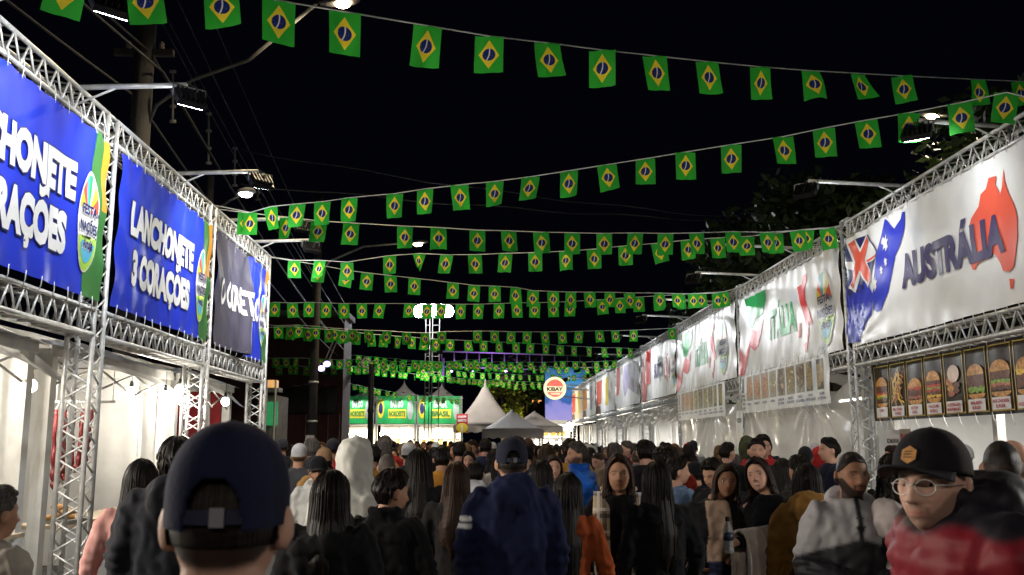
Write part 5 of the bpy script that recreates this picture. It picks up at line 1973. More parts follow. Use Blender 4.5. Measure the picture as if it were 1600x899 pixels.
ARMS = {  # elbow and wrist of the right arm (x > 0) of a 1.72 m figure
    'down': ((.245, -.03, 1.12), (.245, .05, .87)),
    'pocket': ((.275, -.09, 1.13), (.20, .10, .97)),
    'front': ((.255, -.01, 1.13), (.10, .22, 1.06)),
    'cross': ((.26, .03, 1.14), (-.02, .22, 1.12)),
    'hip': ((.40, -.09, 1.19), (.205, .06, 1.03)),
    'chest': ((.235, .04, 1.12), (.13, .25, 1.20)),
    'phone': ((.23, .05, 1.12), (.06, .28, 1.28)),
    'up': ((.25, .12, 1.30), (.20, .22, 1.56)),
    'shelf': ((.235, -.02, 1.11), (.04, .24, 1.04)),
}

SKIN = dict(light=(.50, .285, .20), tan=(.40, .215, .135), brown=(.27, .135, .080), deep=(.19, .095, .055), pale=(.58, .36, .27))
BLACK, NAVY, WHITE_, GREYL = (.010, .010, .011), (.014, .018, .045), (.55, .55, .54), (.34, .34, .35)
DARKHAIR, BROWNHAIR = (.008, .006, .005), (.022, .012, .008)


def hair_build(style, seed=0, length=.35, hc=DARKHAIR, front=False, thick=1.0, undercap=False):
    """hair shell in head space; rings flow from the crown down, open over the face"""
    rh = random.Random(seed)
    n = 84
    if style == 'fade':
        thick *= .38
    ph = [rh.uniform(0, 6.28) for _ in range(8)]
    curly = style in ('curly', 'afro')
    short = style in ('short', 'afro', 'fade')
    if style == 'afro':
        zs = np.linspace(.165, -.10, 34)
    elif short:
        zs = np.concatenate([(.1165 + .017 * thick) * np.cos(np.linspace(.03, 1.25, 20)), np.linspace(.035, -.075 if style == 'short' else -.03, 16)])
    else:
        zs = np.concatenate([(.1165 + .017 * thick) * np.cos(np.linspace(.03, 1.25, 20)), np.linspace(.035, -.11, 16), np.linspace(-.125, -length - .11, 30)])
    if style == 'fade' and not undercap:
        zs = zs[zs > .012]
    if undercap:
        zs = zs[zs < .07]
    rings = []
    for iz, z in enumerate(zs):
        hx, hf, hb = head_dims(max(min(z, .1155), -.09))
        t = .017 * thick
        if z > 0:
            k = math.sqrt(max(1e-5, 1 - (z / (.1165 + t)) ** 2))
            hx, hf, hb = (.076 + t) * k, (.092 + t) * k, (.100 + t) * k
        else:
            hx, hf, hb = hx + t, hf + t, hb + t
        if style == 'afro':
            k = math.sqrt(max(1e-4, 1 - ((z - .045) / .125) ** 2))
            hx, hf, hb = .118 * k, .108 * k, .135 * k
        if not short and z < .02:
            hx = max(hx, lerp(z, (-.9, -.5, -.32, -.2, -.1, .02), (.10, .115, .125, .115, .104, .090)) * (1 + .12 * (thick - 1)))
            hb = lerp(z, (-.9, -.5, -.32, -.2, -.1, .02), (.178, .182, .178, .150, .124, .114)) * (1 + .05 * (thick - 1))
            hf = lerp(z, (-.6, -.3, -.2, -.1, .02), (.150, .150, .12, .09, .085))
        if style == 'short' and z < -.02:
            f = lerp(z, (-.075, -.02), (.80, 1))
            hx, hb = hx * (.9 + .1 * f), hb * f
        if style == 'fade':
            s_ = 0 if undercap else .0055 * min(1.0, max(0.0, 1 - (z - .012) / .055))
            hx, hf, hb = max(.001, hx - s_), max(.001, hf - s_), max(.001, hb - s_)
        if not short and z < -length:
            k = max(.05, 1 - (-length - z) / .12)
            hx, hb, hf = hx * (.55 + .45 * k), hb - .05 * (1 - k), hf - .02 * (1 - k)
        ring = []
        for i in range(n):
            a = 2 * math.pi * i / n
            sx, cy = math.sin(a), math.cos(a)
            nz = .45 * math.sin(17 * a + ph[0] + z * 4) + .3 * math.sin(29 * a + ph[1] - z * 6) + .25 * math.sin(41 * a + ph[2]) + .4 * math.sin(7 * a + ph[3] + 9 * z)
            amp = .018 if not curly else .05
            k = 1 + amp * nz * thick
            if curly:
                k += .10 * mnoise.noise(Vector((sx * 3.2 + seed, cy * 3.2, z * 30))) + .06 * mnoise.noise(Vector((sx * 7 + seed, cy * 7, z * 60)))
            x = hx * sx * k
            y = (hf if cy > 0 else hb) * cy * k
            zz = z
            x_o, y_o = x, y
            # hair line
            if short:
                yl = lerp(z, (-.10, -.03, .010, .022, .045, .068, .085, .11), (-.050, -.042, -.036, .016, .040, .068, .093, .13)) + .006 * math.sin(5 * a + ph[5]) * (z > .03)
                if abs(x) < .045 and z < .066:
                    yl = min(yl, .04)
                if style == 'afro':
                    yl += .02
            else:
                yl = lerp(z, (-.11, -.02, .02, .05, .070, .090, .12), (.028, .022, .026, .040, .062, .092, .13)) + .004 * math.sin(6 * a + ph[5])
                if z < -.085:
                    if abs(x) < .062:
                        yl = -.045 if z > -.2 else -.118
                    else:
                        yl = .045 if z > -.14 else (lerp(z, (-.4, -.14), (.145, .05)) if front else -.02)
            if z > -.075 and style != 'afro':
                q_ = min(1.0, max(0.0, (yl - y) / .045))
                if q_ < 1:
                    ix, if_, ib_ = head_dims(max(min(z, .1155), -.09))
                    if z > .09:
                        kk = math.sqrt(max(1e-5, 1 - (z / .1195) ** 2)) if z < .1195 else .003
                        ix, if_, ib_ = .079 * kk, .095 * kk, .103 * kk
                    xi, yi = (ix + .0035) * sx, ((if_ if cy > 0 else ib_) + .0035) * cy
                    f_ = math.sqrt(q_)
                    x, y = xi + (x - xi) * f_, yi + (y - yi) * f_
            y = min(y, yl)
            if z < -length * .8 and not short:
                zz = z + .03 * math.sin(9 * a + ph[4]) * max(0, (-length * .8 - z) / .2)
            ring.append((x, y, zz))
        rings.append(ring)
    mb = MB()
    mb.loft(rings)
    mb.uv = [(i / n, -z) for z in zs for i in range(n)]
    if style == 'long':       # face framing locks swept from the parting to the temples and down past the cheeks
        part = rh.uniform(-.022, .022)
        for sd in (-1, 1):
            for q in range(22):
                jx = lambda s_: rh.gauss(0, s_)
                t_ = q / 21
                e_ = -.16 - rh.random() * min(.22, length)
                xo, yo_ = (.092, .045) if not front else (.085, .10)
                ks = [(part + sd * .004, .088 - .075 * t_, .104 + .024 * math.sin(t_ * 2.2)), (sd * (.040 + .012 * t_), .078 - .070 * t_, .088 + .018 * t_),
                      (sd * (.072 + .014 * t_), .050 - .055 * t_, .045 + .012 * t_), (sd * (.083 + .012 * t_), .030 - .045 * t_, -.015), (sd * (.084 + .016 * t_), .028 - .050 * t_, -.085),
                      (sd * (xo + .008 * t_), yo_ - .06 * t_ - .01, -.13), (sd * (xo + .012 * t_), yo_ - .07 * t_, e_)]
                ks = [np.array(k_) + (jx(.0025), jx(.003), jx(.004)) for k_ in ks]
                pts = []
                for a_, b_ in zip(ks[:-1], ks[1:]):
                    pts += [a_, (a_ * 2 + b_) / 3, (a_ + b_ * 2) / 3]
                pts.append(ks[-1])
                pts = [pts[0]] + [(pts[k_ - 1] + pts[k_] * 2 + pts[k_ + 1]) / 4 for k_ in range(1, len(pts) - 1)] + [pts[-1]]
                w_ = rh.uniform(.0045, .0085)
                rad = [max(.001, w_ * math.sin(math.pi * (.18 + .80 * k_ / (len(pts) - 1))) ** .5) for k_ in range(len(pts))]
                k0 = len(mb.v)
                mb.tube(pts, rad, 5, False)
                u0 = rh.random()
                mb.uv += [(u0 + .004 * (k_ % 5), k_ * .01) for k_ in range(len(mb.v) - k0)]
    # loose locks lying on the shell give strands and a ragged edge
    A = np.array(rings)
    nl = 0 if style == 'fade' else ((110 if style in ('long', 'curly') else 150) if not undercap else 40)
    for q in range(nl):
        a = rh.uniform(.19 if not short else .0, 1 - (.19 if not short else 0)) * n
        if short:
            j0 = rh.randrange(2, len(zs) - 4) if not undercap else 2
            j1 = min(len(zs) - 1, j0 + rh.randrange(4, 9))
        else:
            j0 = rh.randrange(0, 22)
            j1 = min(len(zs) - 1, j0 + rh.randrange(18, 44))
        w0 = rh.uniform(.0025, .0065) * (1 if not curly else 1.6)
        off = rh.uniform(.0, .006)
        pts, rad = [], []
        da = rh.gauss(0, 1.4)
        for j in range(j0, j1 + 1, 1 if short else 2):
            t = (j - j0) / max(1, j1 - j0)
            i0 = (a + da * t + (1.5 * math.sin(j * .9 + q) if curly else .5 * math.sin(t * 4 + q))) % n
            ia, ib = int(i0) % n, (int(i0) + 1) % n
            p = A[j, ia] * (1 - i0 % 1) + A[j, ib] * (i0 % 1)
            c0 = np.array([0, -.02, p[2]])
            d = p - c0
            d = d / (np.linalg.norm(d) + 1e-6)
            ext = .03 * t * t * rh.random() if short else 0
            pts.append(p + d * (off - .002 + ext * .25) + (0, 0, -.03 * t if not short else 0))
            rad.append(max(.0006, w0 * math.sin(math.pi * min(.97, .12 + .88 * t)) ** .6))
        if len(pts) < 3:
            continue
        k0 = len(mb.v)
        mb.tube(pts, rad, 4, False)
        u0 = rh.random()
        mb.uv += [(u0 + .004 * (k_ % 4), k_ * .01) for k_ in range(len(mb.v) - k0)]
    return mb


def cap_build(T, root, c, brim=True, strap=False, patch=None, low=-.002, c2=None, lift_=0.0):
    """baseball cap: six panel crown, button, curved brim, adjustable strap at the back"""
    n, m = (56, 18) if not strap else (120, 40)
    mo = int(m * .31)
    V, Fc, C = [], [], []
    for j in range(m + 1):
        z = low + (.142 - low) * math.sin(math.pi / 2 * j / m)
        q = max(0.0, (z - .02) / .122)
        k = math.sqrt(max(.0004, 1 - q ** 2.7))
        for i in range(n):
            a = 2 * math.pi * i / n
            sx, cy = math.sin(a), math.cos(a)
            seam = 1 - .012 * math.exp(-(((a * 3 / math.pi + .5) % 1 - .5) / .05) ** 2)
            x, y = .0852 * sx * k * seam, (.108 if cy > 0 else .113) * cy * k * seam
            zz = z + (.008 * cy if j < m / 6 else 0)
            V.append(T @ Vector((x, y, zz)))
    for j in range(m):
        for i in range(n):
            a = 2 * math.pi * (i + .5) / n
            da = abs(a - math.pi)
            if strap and da < .46 and (da / .46) ** 2 + (j / mo) ** 2 < 1:
                continue
            i2 = (i + 1) % n
            Fc.append((j * n + i, j * n + i2, (j + 1) * n + i2, (j + 1) * n + i))
    Fc.append(tuple(m * n + i for i in range(n)))
    mb = MB().add(V, Fc)
    me = mb.mesh('cap', M_CLOTH, True)
    P = np.array(mb.v)
    set_col(me, np.tile(c, (len(P), 1)))
    if c2 is not None:
        Ti = T.inverted()
        L_ = np.array([Ti @ Vector(p) for p in P])
        cc = np.tile(c, (len(P), 1))
        cc[L_[:, 1] < .02] = c2
        me.color_attributes['col'].data.foreach_set('color', np.hstack([cc, np.ones((len(P), 1))]).ravel())
    o = link('cap', me, root)
    sd = o.modifiers.new('t', 'SOLIDIFY')
    sd.thickness = .003
    MB().ell(T @ Vector((0, 0, .142)), (.009, .009, .005), 10, 6).build('button', mat('cap_button', c, .8), o, True, False)
    sm = MB()
    for q in range(6):
        a = R(60 * q + (30 if not strap else 60))
        if strap and abs(a - math.pi) < .3:
            continue
        line = []
        for j in range(2, m):
            z = low + (.142 - low) * math.sin(math.pi / 2 * j / m)
            k = math.sqrt(max(.0004, 1 - max(0.0, (z - .02) / .122) ** 2.7))
            line.append(T @ Vector((.0859 * math.sin(a) * k, (.1088 if math.cos(a) > 0 else .1138) * math.cos(a) * k, z)))
        sm.tube(line, .0011, 5, False)
        a += R(30)
        z = .085
        k = math.sqrt(1 - ((z - .02) / .122) ** 2.7)
        e_ = T @ Vector((.0855 * math.sin(a) * k, (.1085 if math.cos(a) > 0 else .1135) * math.cos(a) * k, z))
        sm.ell(e_, (.0032, .0032, .0032), 8, 6)
    sm.build('panel_seams', mat('cap_thread', tuple(np.array(c) * .45), .9), o, True, False)
    if brim:
        rings = []
        for j in range(9):
            t = j / 8
            row = []
            for i in range(21):
                a = R(-66 + 132 * i / 20)
                rr = 1 + .70 * t * math.cos(a * 1.35)
                x = .0915 * math.sin(a) * (1 + .10 * t)
                y = .104 * math.cos(a) + .090 * t * math.cos(a * 1.15)
                z = low + .014 - .38 * x * x / .09 * (.35 + .65 * t) + (lift_ - .012) * t
                row.append(T @ Vector((x, y, z)))
            rings.append(row)
        b = MB()
        b.loft(rings, False, False)
        me = b.mesh('brim', M_CLOTH, True)
        set_col(me, np.tile(np.array(c) * 1.3 + .004, (len(b.v), 1)))
        bo = link('brim', me, o)
        s = bo.modifiers.new('t', 'SOLIDIFY')
        s.thickness = .004
    if strap:
        b = MB()
        b.grid(lambda u, v: T @ Vector((.1135 * math.sin(R(150 + 60 * u)) * .80, .1135 * math.cos(R(150 + 60 * u)), low + .003 + .02 * v)), 14, 1)
        b.build('strap', mat('cap_strap', tuple(np.array(c) * .9), .8), o, True, False)
        MB().box(T @ Vector((.008, -.1155, low + .013)), (.019, .005, .026), T.to_3x3()).build('buckle', mat('dull_buckle', (.22, .22, .25), .4, .5), o, False, False)
    if patch:
        b = MB()
        k, zc = 0, .074
        pts = []
        for i in range(6):
            q = math.pi / 3 * i + math.pi / 6
            x, z = .022 * math.cos(q), zc + .022 * math.sin(q)
            kk = math.sqrt(max(.0004, 1 - (max(0, (z - .02) / .122)) ** 2.5))
            y = .108 * kk * math.sqrt(max(0, 1 - (x / (.0905 * kk)) ** 2)) + .0095
            pts.append(T @ Vector((x, y, z)))
        b.add(pts, [tuple(range(6))])
        b.build('hexagon_patch', mat('leather_patch', patch, .6, 0, .3, 60), o, False, False)
        r_ = MB()
        for zz in (.068, .075, .082):
            kk = math.sqrt(max(.0004, 1 - (max(0, (zz - .02) / .122)) ** 2.5))
            r_.box(T @ Vector((0, .108 * kk + .0105, zz)), (.02, .0015, .0022), T.to_3x3())
        r_.build('stitched_mark', mat('dark_stitch', (.06, .03, .01), .8), o, False, False)
    return o


def head_T(yaw=0, pitch=0, roll=0):
    piv = Vector((0, -.03, -.11))
    Rm = Matrix.Rotation(R(yaw), 4, 'Z') @ Matrix.Rotation(R(pitch), 4, 'X') @ Matrix.Rotation(R(roll), 4, 'Y')
    return Matrix.Translation(Vector(HC)) @ Matrix.Translation(piv) @ Rm @ Matrix.Translation(-piv)


def arm_pts(side, pose, fem):
    sh = np.array([(.165 if fem else .185) * side, -.01, 1.390])
    e, w = ARMS[pose] if isinstance(pose, str) else pose
    e, w = np.array(e) * (side, 1, 1), np.array(w) * (side, 1, 1)
    return sh, e, w


def person(name_label, X, Y, top, face, hyaw=0, hpitch=0, hroll=0, sex='m', skin='tan', hair=('short', {}), hc=DARKHAIR,
           arms=('down', 'down'), coat=BLACK, coatfn=None, pants=(.012, .016, .035), hood=None, puffy=0, shiny=False, vox=.0085,
           bulk=1.0, beard=None, smile=False, eyes=True, hem=.83, cap=None, collar=0.0, knit=False, seed=0, cat='person',
           group='people in the street crowd', hands=(.5, .5), thumbs=(None, None), hoodup=False, proto=False, fat=0.0, hunch=0.0, lean=0.0):
    """one standing figure; face: turn of the body in degrees, 0 looks away up the street, 180 towards the viewer"""
    fem = sex == 'f'
    s = top / ((1.775 if hoodup else (1.734 if cap else 1.721)) - hunch)
    root = thing('person', (X, Y, 0), name_label, cat, group, R(face))
    root.scale = (s, s, s)
    T = Matrix.Translation((lean, hunch * .7, -hunch)) @ head_T(hyaw, hpitch, hroll)
    # ---- body: head, neck, trunk, arms and hands as one skin
    mb = MB()
    head_mesh(mb, T, slim=.95 if fem else 1.0)
    nk = T @ Vector((0, -.022, -.075))
    r = .047 if fem else .058
    mb.tube([T @ Vector((0, -.012, -.03)), nk, (0, -.015, 1.46), (0, -.015, 1.40)], [r * .95, r, r * 1.05, r * 1.5], 16)
    W = .86 if fem else 1.0
    mb.loft([ringz(z, a * W, b) for z, a, b in ((.90, .14, .09), (1.05, .12, .08), (1.2, .13, .085), (1.32, .145, .085), (1.385, .130, .070), (1.425, .075, .058))])
    for k, sd in enumerate((1, -1)):
        sh, e, w = arm_pts(sd, arms[k], fem)
        q = .88 if fem else 1
        mb.tube([sh - (.05 * sd, 0, 0), sh, (sh + e) / 2, e, (e + w) / 2 + (0, 0, 0), w], [.038 * q, .042 * q, .040 * q, .035 * q, .034 * q, .026 * q], 12)
        hand(mb, w, w - e, -sd, hands[k], thumb_up=thumbs[k])
    me = remesh(mb, vox, 1 if vox > .007 else 0)
    P = get_co(me)
    Ti = np.array(T.inverted())
    L_ = P @ Ti[:3, :3].T + Ti[:3, 3]
    x, y, z = L_.T
    c = np.tile(np.array(SKIN[skin]), (len(P), 1))
    inhead = (z > -.13) & (np.abs(x) < .11) & (np.abs(y) < .13)
    fr = inhead & (y > .035)

    def paint(w, colr):
        w = np.clip(w, 0, 1)[:, None]
        c[:] = c * (1 - w) + np.array(colr) * w
    flush = np.exp(-((np.abs(x) - .045) / .02) ** 2 - ((z + .028) / .018) ** 2) * fr * .35
    paint(flush, np.array(SKIN[skin]) * (1.08, .80, .78))
    hw = .85 if hc[0] < .03 else .6
    if cap is None or True:
        lim = np.interp(y, (-.12, -.05, .0, .03, .06, .09), (-.082, -.055, .012, .035, .066, .078))
        if hair and hair[0] in ('short', 'fade', 'afro'):
            paint(np.clip((z - lim) / .014 + .4, 0, 1) * (inhead & (np.abs(x) < .079)) * (1 if hair[0] != 'fade' else .95), np.array(hc) * 1.1)
    lips = np.exp(-(x / .022) ** 4 - ((z + .0635) / .0095) ** 4) * fr
    paint(lips * (.75 if fem else .5), np.array(SKIN[skin]) * ((.85, .38, .40) if fem else (.8, .55, .55)))
    if smile:
        paint(np.exp(-(x / .017) ** 4 - ((z + .0630) / .0036) ** 4) * fr, (.75, .72, .68))
    else:
        paint(np.exp(-(x / .021) ** 4 - ((z + .0632) / .0022) ** 2) * fr * .7, np.array(SKIN[skin]) * .25)
    brow = np.exp(-((np.abs(x) - .031) / .017) ** 4 - ((z - .0215 + (np.abs(x) - .03) ** 2 * 6) / (.0038 if fem else .005)) ** 2) * fr
    paint(brow * .95, np.array(hc) * .8)
    paint(np.exp(-((np.abs(x) - .032) / .014) ** 2 - ((z - .007) / .0045) ** 2) * fr * .55, np.array(SKIN[skin]) * .45)   # lashes and lids
    paint(np.exp(-((np.abs(x) - .008) / .004) ** 2 - ((z + .044) / .003) ** 2) * fr * .8, np.array(SKIN[skin]) * .2)     # nostrils
    if beard:
        jaw = np.clip((np.interp(np.abs(x), (0, .03, .05, .07), (-.072, -.066, -.045, -.01)) - z) / .006, 0, 1) * (inhead & (y > -.015) & (z < -.005) & (z > -.135))
        mo = np.exp(-(x / .028) ** 4 - ((z + .052) / .0045) ** 2) * fr
        mo2 = np.exp(-((np.abs(x) - .027) / .006) ** 2) * (z < -.05) * (z > -.09) * fr
        paint(np.maximum(np.maximum(jaw, mo), mo2) * beard, np.array(hc) * 1.1)
        paint(lips * .6 * (z < -.055), np.array(SKIN[skin]) * (.7, .45, .45))
    set_col(me, c)
    me.materials.append(M_SKIN)
    link('body', me, root)
    # ---- eyes
    if eyes:
        for sx in (-1, 1):
            o = link('eye', EYE_ME, root)
            ys = face_y(.031 * sx, .003, .092 * math.sqrt(1 - (.031 / .076) ** 2))
            o.matrix_local = T @ Matrix.Translation(Vector((.0315 * sx, ys - .0088, .002)))
    # ---- hair
    if hair and not hoodup:
        kw = dict(hair[1])
        if cap:
            kw['undercap'] = True
            kw['thick'] = .5
        hm = hair_build(hair[0], seed=seed, hc=hc, **kw)
        hm.v = [tuple(T @ Vector(p)) for p in hm.v]
        me = hm.mesh('hair', M_HAIR if not proto else M_HAIRO, True)
        n = len(hm.v)
        hcv = np.tile(np.array(hc), (n, 1)) * (1 + .25 * np.sin(np.arange(n) * 12.9898)[:, None])
        set_col(me, np.abs(hcv))
        o = link('hair', me, root)
        o.color = (*hc, 1)
    if cap:
        cap_build(T, root, **cap)
    # ---- coat
    g = MB()
    B = bulk * (.90 if fem else 1.0)
    pf = .03 * puffy
    prof = [(hem, .188, .130), (.95, .182, .128), (1.05, .172 + fat, .122 + fat), (1.15, .176 + fat, .126 + fat * .7), (1.25, .190, .132), (1.33, .200, .130), (1.385, .196, .116),
            (1.42, .150, .098), (1.445, .105, .086), (1.465 + collar, .080, .078 + .02 * (collar > 0))]
    zs, as_, bs = zip(*prof)
    rings = []
    if fem and fat == 0:
        as_ = [a * f for a, f in zip(as_, (1.06, 1.0, .90, .93, 1, 1, 1, 1, 1, 1))]
    for zz in np.linspace(hem, zs[-1], 44):
        q = pf * (abs(math.sin(math.pi * zz / .085)) - .3) * (1 if zz < 1.40 else .3) if puffy else 0
        a, b = lerp(zz, zs, as_) * B + q, lerp(zz, zs, bs) * (B if not fem else B * 1.05) + q
        if zz > 1.43:
            a, b = a / B, b / B
        yo = -.012 + (.018 if fem and 1.18 < zz < 1.32 else 0)
        rings.append(ringz(zz, a, b, yo))
    g.loft(rings)
    for k, sd in enumerate((1, -1)):
        sh, e, w = arm_pts(sd, arms[k], fem)
        sh = sh + (0, -.005, -.012)
        pts, rad = [sh - (.07 * sd, 0, .01)], [.072 * B]
        n1 = 12
        for i in range(n1 + 1):
            t = i / n1
            q = pf * .9 * (abs(math.sin(math.pi * t * 3.2)) - .3)
            pts.append(sh + (e - sh) * t)
            rad.append((.078 - .017 * t) * B + q)
        for i in range(1, n1 + 1):
            t = i / n1 * .97
            q = pf * .9 * (abs(math.sin(math.pi * t * 3 + .6)) - .3)
            pts.append(e + (w - e) * t)
            rad.append((.061 - .016 * t) * B + q)
        g.tube(pts, rad, 16)
    if hood is not None:
        hk = hood
        for i in range(9):       # folded hood: a collar roll that swells behind the neck
            pass
        pts, rad = [], []
        for q in np.linspace(-150, 150, 21):
            bk = max(0.0, math.cos(R(q)))
            pts.append((.098 * math.sin(R(q)) * (1 - .1 * bk), -.022 - .082 * math.cos(R(q)), 1.462 - .02 * (1 - bk) + .01 * bk - .05 * (abs(q) > 120)))
            rad.append((.030 + .030 * bk) * hk)
        g.tube(pts, rad, 12)
        g.ell((0, -.130, 1.405), (.105 * hk, .055 * hk, .085 * hk), 18, 10)
    if hoodup:
        zs2 = np.linspace(1.775, 1.42, 20)
        rg = []
        for zz in zs2:
            a = lerp(zz, (1.42, 1.47, 1.53, 1.60, 1.68, 1.74, 1.775), (.15, .118, .108, .112, .106, .075, .012))
            bk = lerp(zz, (1.42, 1.47, 1.53, 1.60, 1.68, 1.74, 1.775), (.125, .122, .13, .145, .138, .10, .015))
            rg.append([(p[0], min(p[1], .085) + .005, p[2]) for p in ringz(zz, a, bk, -.005, 28, 2.1)])
        g.loft(rg)
    if collar:
        pts = [(.082 * math.sin(R(q)), -.015 - .078 * math.cos(R(q)), 1.48) for q in np.linspace(-165, 165, 19)]
        g.tube(pts, .030, 10)
    me = remesh(g, .0125 if not proto else .018, 2)
    P = get_co(me)
    nr = np.empty(len(P) * 3)
    me.vertices.foreach_get('normal', nr)
    nr = nr.reshape(-1, 3)
    fold = .013 * vnoise(P * (1, 1, .40), 22, seed * 1.7 + 1) + .006 * vnoise(P * (1, 1, .7), 52, seed + 4) - .008 * np.abs(vnoise(P * (1.2, 1, .5) + .3 * P[:, [2, 0, 1]], 30, seed + 9))
    arm_w = np.clip((np.abs(P[:, 0]) - .18) / .05, 0, 1)
    fold += arm_w * .007 * np.sin(P[:, 2] * 95 + 3 * vnoise(P, 12, seed)) * np.exp(-((P[:, 2] - 1.13) / .10) ** 2)
    if knit:
        fold *= .6
        fold += .0016 * np.sin(P[:, 0] * 420)
    P2 = P + nr * fold[:, None] * (1 if not puffy else .6)
    if fem:      # bust
        wgt = np.exp(-((np.abs(P[:, 0]) - .075) / .06) ** 2 - ((P[:, 2] - 1.245) / .07) ** 2) * (P[:, 1] > .05)
        P2[:, 1] += wgt * .03
    me.vertices.foreach_set('co', P2.ravel())
    cc = np.tile(np.array(coat, float), (len(P), 1))
    if coatfn:
        cc = coatfn(P, cc)
    set_col(me, cc)
    me.materials.append(M_CLOTHO if proto else (M_SHINY if shiny else M_CLOTH))
    me.update()
    o = link('jacket', me, root)
    o.color = (*coat, 1)
    # ---- trousers and shoes
    t = MB()
    t.loft([ringz(zz, a * (.97 if fem else 1), b, -.01, 22) for zz, a, b in ((.74, .15, .12), (.82, .172, .122), (.92, .168, .115), (1.02, .15, .105))])
    for sd in (-1, 1):
        t.tube([(.085 * sd, -.01, .80), (.092 * sd, 0, .62), (.097 * sd, 0, .46), (.10 * sd, -.02, .25), (.102 * sd, -.02, .07)], [.095, .085, .068, .064, .060], 14)
    me = remesh(t, .02, 1)
    P = get_co(me)
    set_col(me, np.tile(np.array(pants), (len(P), 1)))
    me.materials.append(M_CLOTHO if proto else M_CLOTH)
    o = link('trousers', me, root)
    o.color = (*pants, 1)
    for sd in (-1, 1):
        o = link('shoe', SHOE_ME, root)
        o.location = (.102 * sd, 0, 0)
    return root, T


EYE_ME = MB().ell((0, 0, 0), (.0125, .0125, .0125), 16, 10).mesh('eye', M_EYE, True)
_s = MB()
_s.loft([[(p[0], yy, max(.0, p[2])) for p in [(w * math.cos(q), 0, h * (.5 + .5 * math.sin(q))) for q in np.linspace(0, 2 * math.pi, 12, endpoint=False)]]
         for yy, w, h in ((-.10, .025, .05), (-.08, .04, .09), (-.02, .042, .10), (.06, .046, .07), (.13, .042, .05), (.165, .02, .03))])
SHOE_ME = _s.mesh('shoe', mat('shoe_leather', (.03, .028, .026), .6), True)


def headpos(px, top_py, Y):
    p = atY(px, top_py, Y)
    return p[0], Y, p[2]


LONG = lambda L, **k: ('long', dict(length=L, **k))

# ------------------------------------------------------------------ the people one can tell apart
def P(label, px, top_py, Y, face, **k):
    X, Y, top = headpos(px, top_py, Y)
    k.setdefault('seed', int(px) % 97 + 1)
    r_, T = person(label, X, Y, top, face, **k)
    return r_, T, (X, Y, top)


def local_of(px, py, Y, X0, Y0, top, face, ref=1.721):
    s = top / ref
    w = atY(px, py, Y) - np.array([X0, Y0, 0])
    a = R(face)
    return np.array([w[0] * math.cos(a) + w[1] * math.sin(a), -w[0] * math.sin(a) + w[1] * math.cos(a), w[2]]) / s


def world_of(p, X0, Y0, top, face, ref=1.721):
    s, a = top / ref, R(face)
    x, y, z = np.array(p) * s
    return np.array([X0 + x * math.cos(a) - y * math.sin(a), Y0 + x * math.sin(a) + y * math.cos(a), z])


def split_front(front, wid=.07, low=0, lowc=None, z0=0):
    def fn(Pt, c):
        m = (np.abs(Pt[:, 0]) < wid) & (Pt[:, 1] > .03)
        c[m] = front
        if lowc is not None:
            c[m & (Pt[:, 2] < low)] = lowc
        return c
    return fn


FAIR, NAVYC = 'light', (.012, .017, .052)
# the man in the navy cap right in front
P('man from behind in a navy baseball cap with short hair and bare neck', 360, 657, 1.40, 3, skin='light', hair=('fade', {}), hc=(.012, .008, .006), coat=(.012, .013, .03), vox=.006,
  cap=dict(c=(.011, .013, .038), brim=True, strap=True, low=.000), hem=.85, hpitch=0, eyes=False)
# the man looking back over his red jacket
def puffer(Pt, c):
    wob_ = .012 * np.sin(Pt[:, 0] * 23 + Pt[:, 1] * 17)
    w1 = np.clip((Pt[:, 2] - 1.40 + wob_) / .02 + .5, 0, 1)
    w2 = np.clip((-Pt[:, 1] - .03) / .03, 0, 1) * np.clip((.15 - np.abs(Pt[:, 0])) / .02 + .5, 0, 1) * np.clip((Pt[:, 2] - 1.28) / .02, 0, 1)
    w3 = np.clip((-Pt[:, 1] - .02) / .03, 0, 1) * np.clip((Pt[:, 0] + .24) / .02, 0, 1)
    c = c * (1 - w3[:, None]) + np.array((.045, .028, .028)) * w3[:, None]
    w = np.maximum(w1, w2)[:, None]
    return c * (1 - w) + np.array((.012, .010, .016)) * w


r_, T, q = P('man in black cap and wire glasses turning in a red puffer jacket', 1486, 668, 2.5, 96, hyaw=30, hpitch=2, hunch=.085, skin='pale', hair=('fade', {}), hc=(.02, .012, .008), vox=.005,
             coat=(.17, .004, .012), puffy=.55, shiny=True, hood=1.35, bulk=1.1, collar=.03, beard=.5,
             cap=dict(c=(.016, .015, .019), brim=True, patch=(.50, .24, .07), low=.030, c2=(.05, .040, .040), lift_=.016),
             coatfn=puffer)
gl = MB()
for sx in (-1, 1):
    c = [T @ Vector((.032 * sx + .024 * math.cos(t), .094 + .004 * math.cos(t) * -sx, -.004 + .019 * math.sin(t))) for t in np.linspace(0, 2 * math.pi, 25)]
    gl.tube(c, .0011, 6)
    gl.tube([T @ Vector((.056 * sx, .090, .002)), T @ Vector((.077 * sx, .06, .004)), T @ Vector((.081 * sx, -.01, .006))], .0012, 6)
gl.tube([T @ Vector((-.009, .098, .0)), T @ Vector((0, .101, .003)), T @ Vector((.009, .098, .0))], .0012, 6)
go = gl.build('glasses', M_ALU, r_, True, False)
MB().tube([T @ Vector((.012 + .005 * math.cos(t), .112 + .003 * math.sin(t), -.040 + .004 * math.sin(t))) for t in np.linspace(0, 6.28, 13)], .0008, 5).build('nose_ring', M_ALU, r_, True, False)
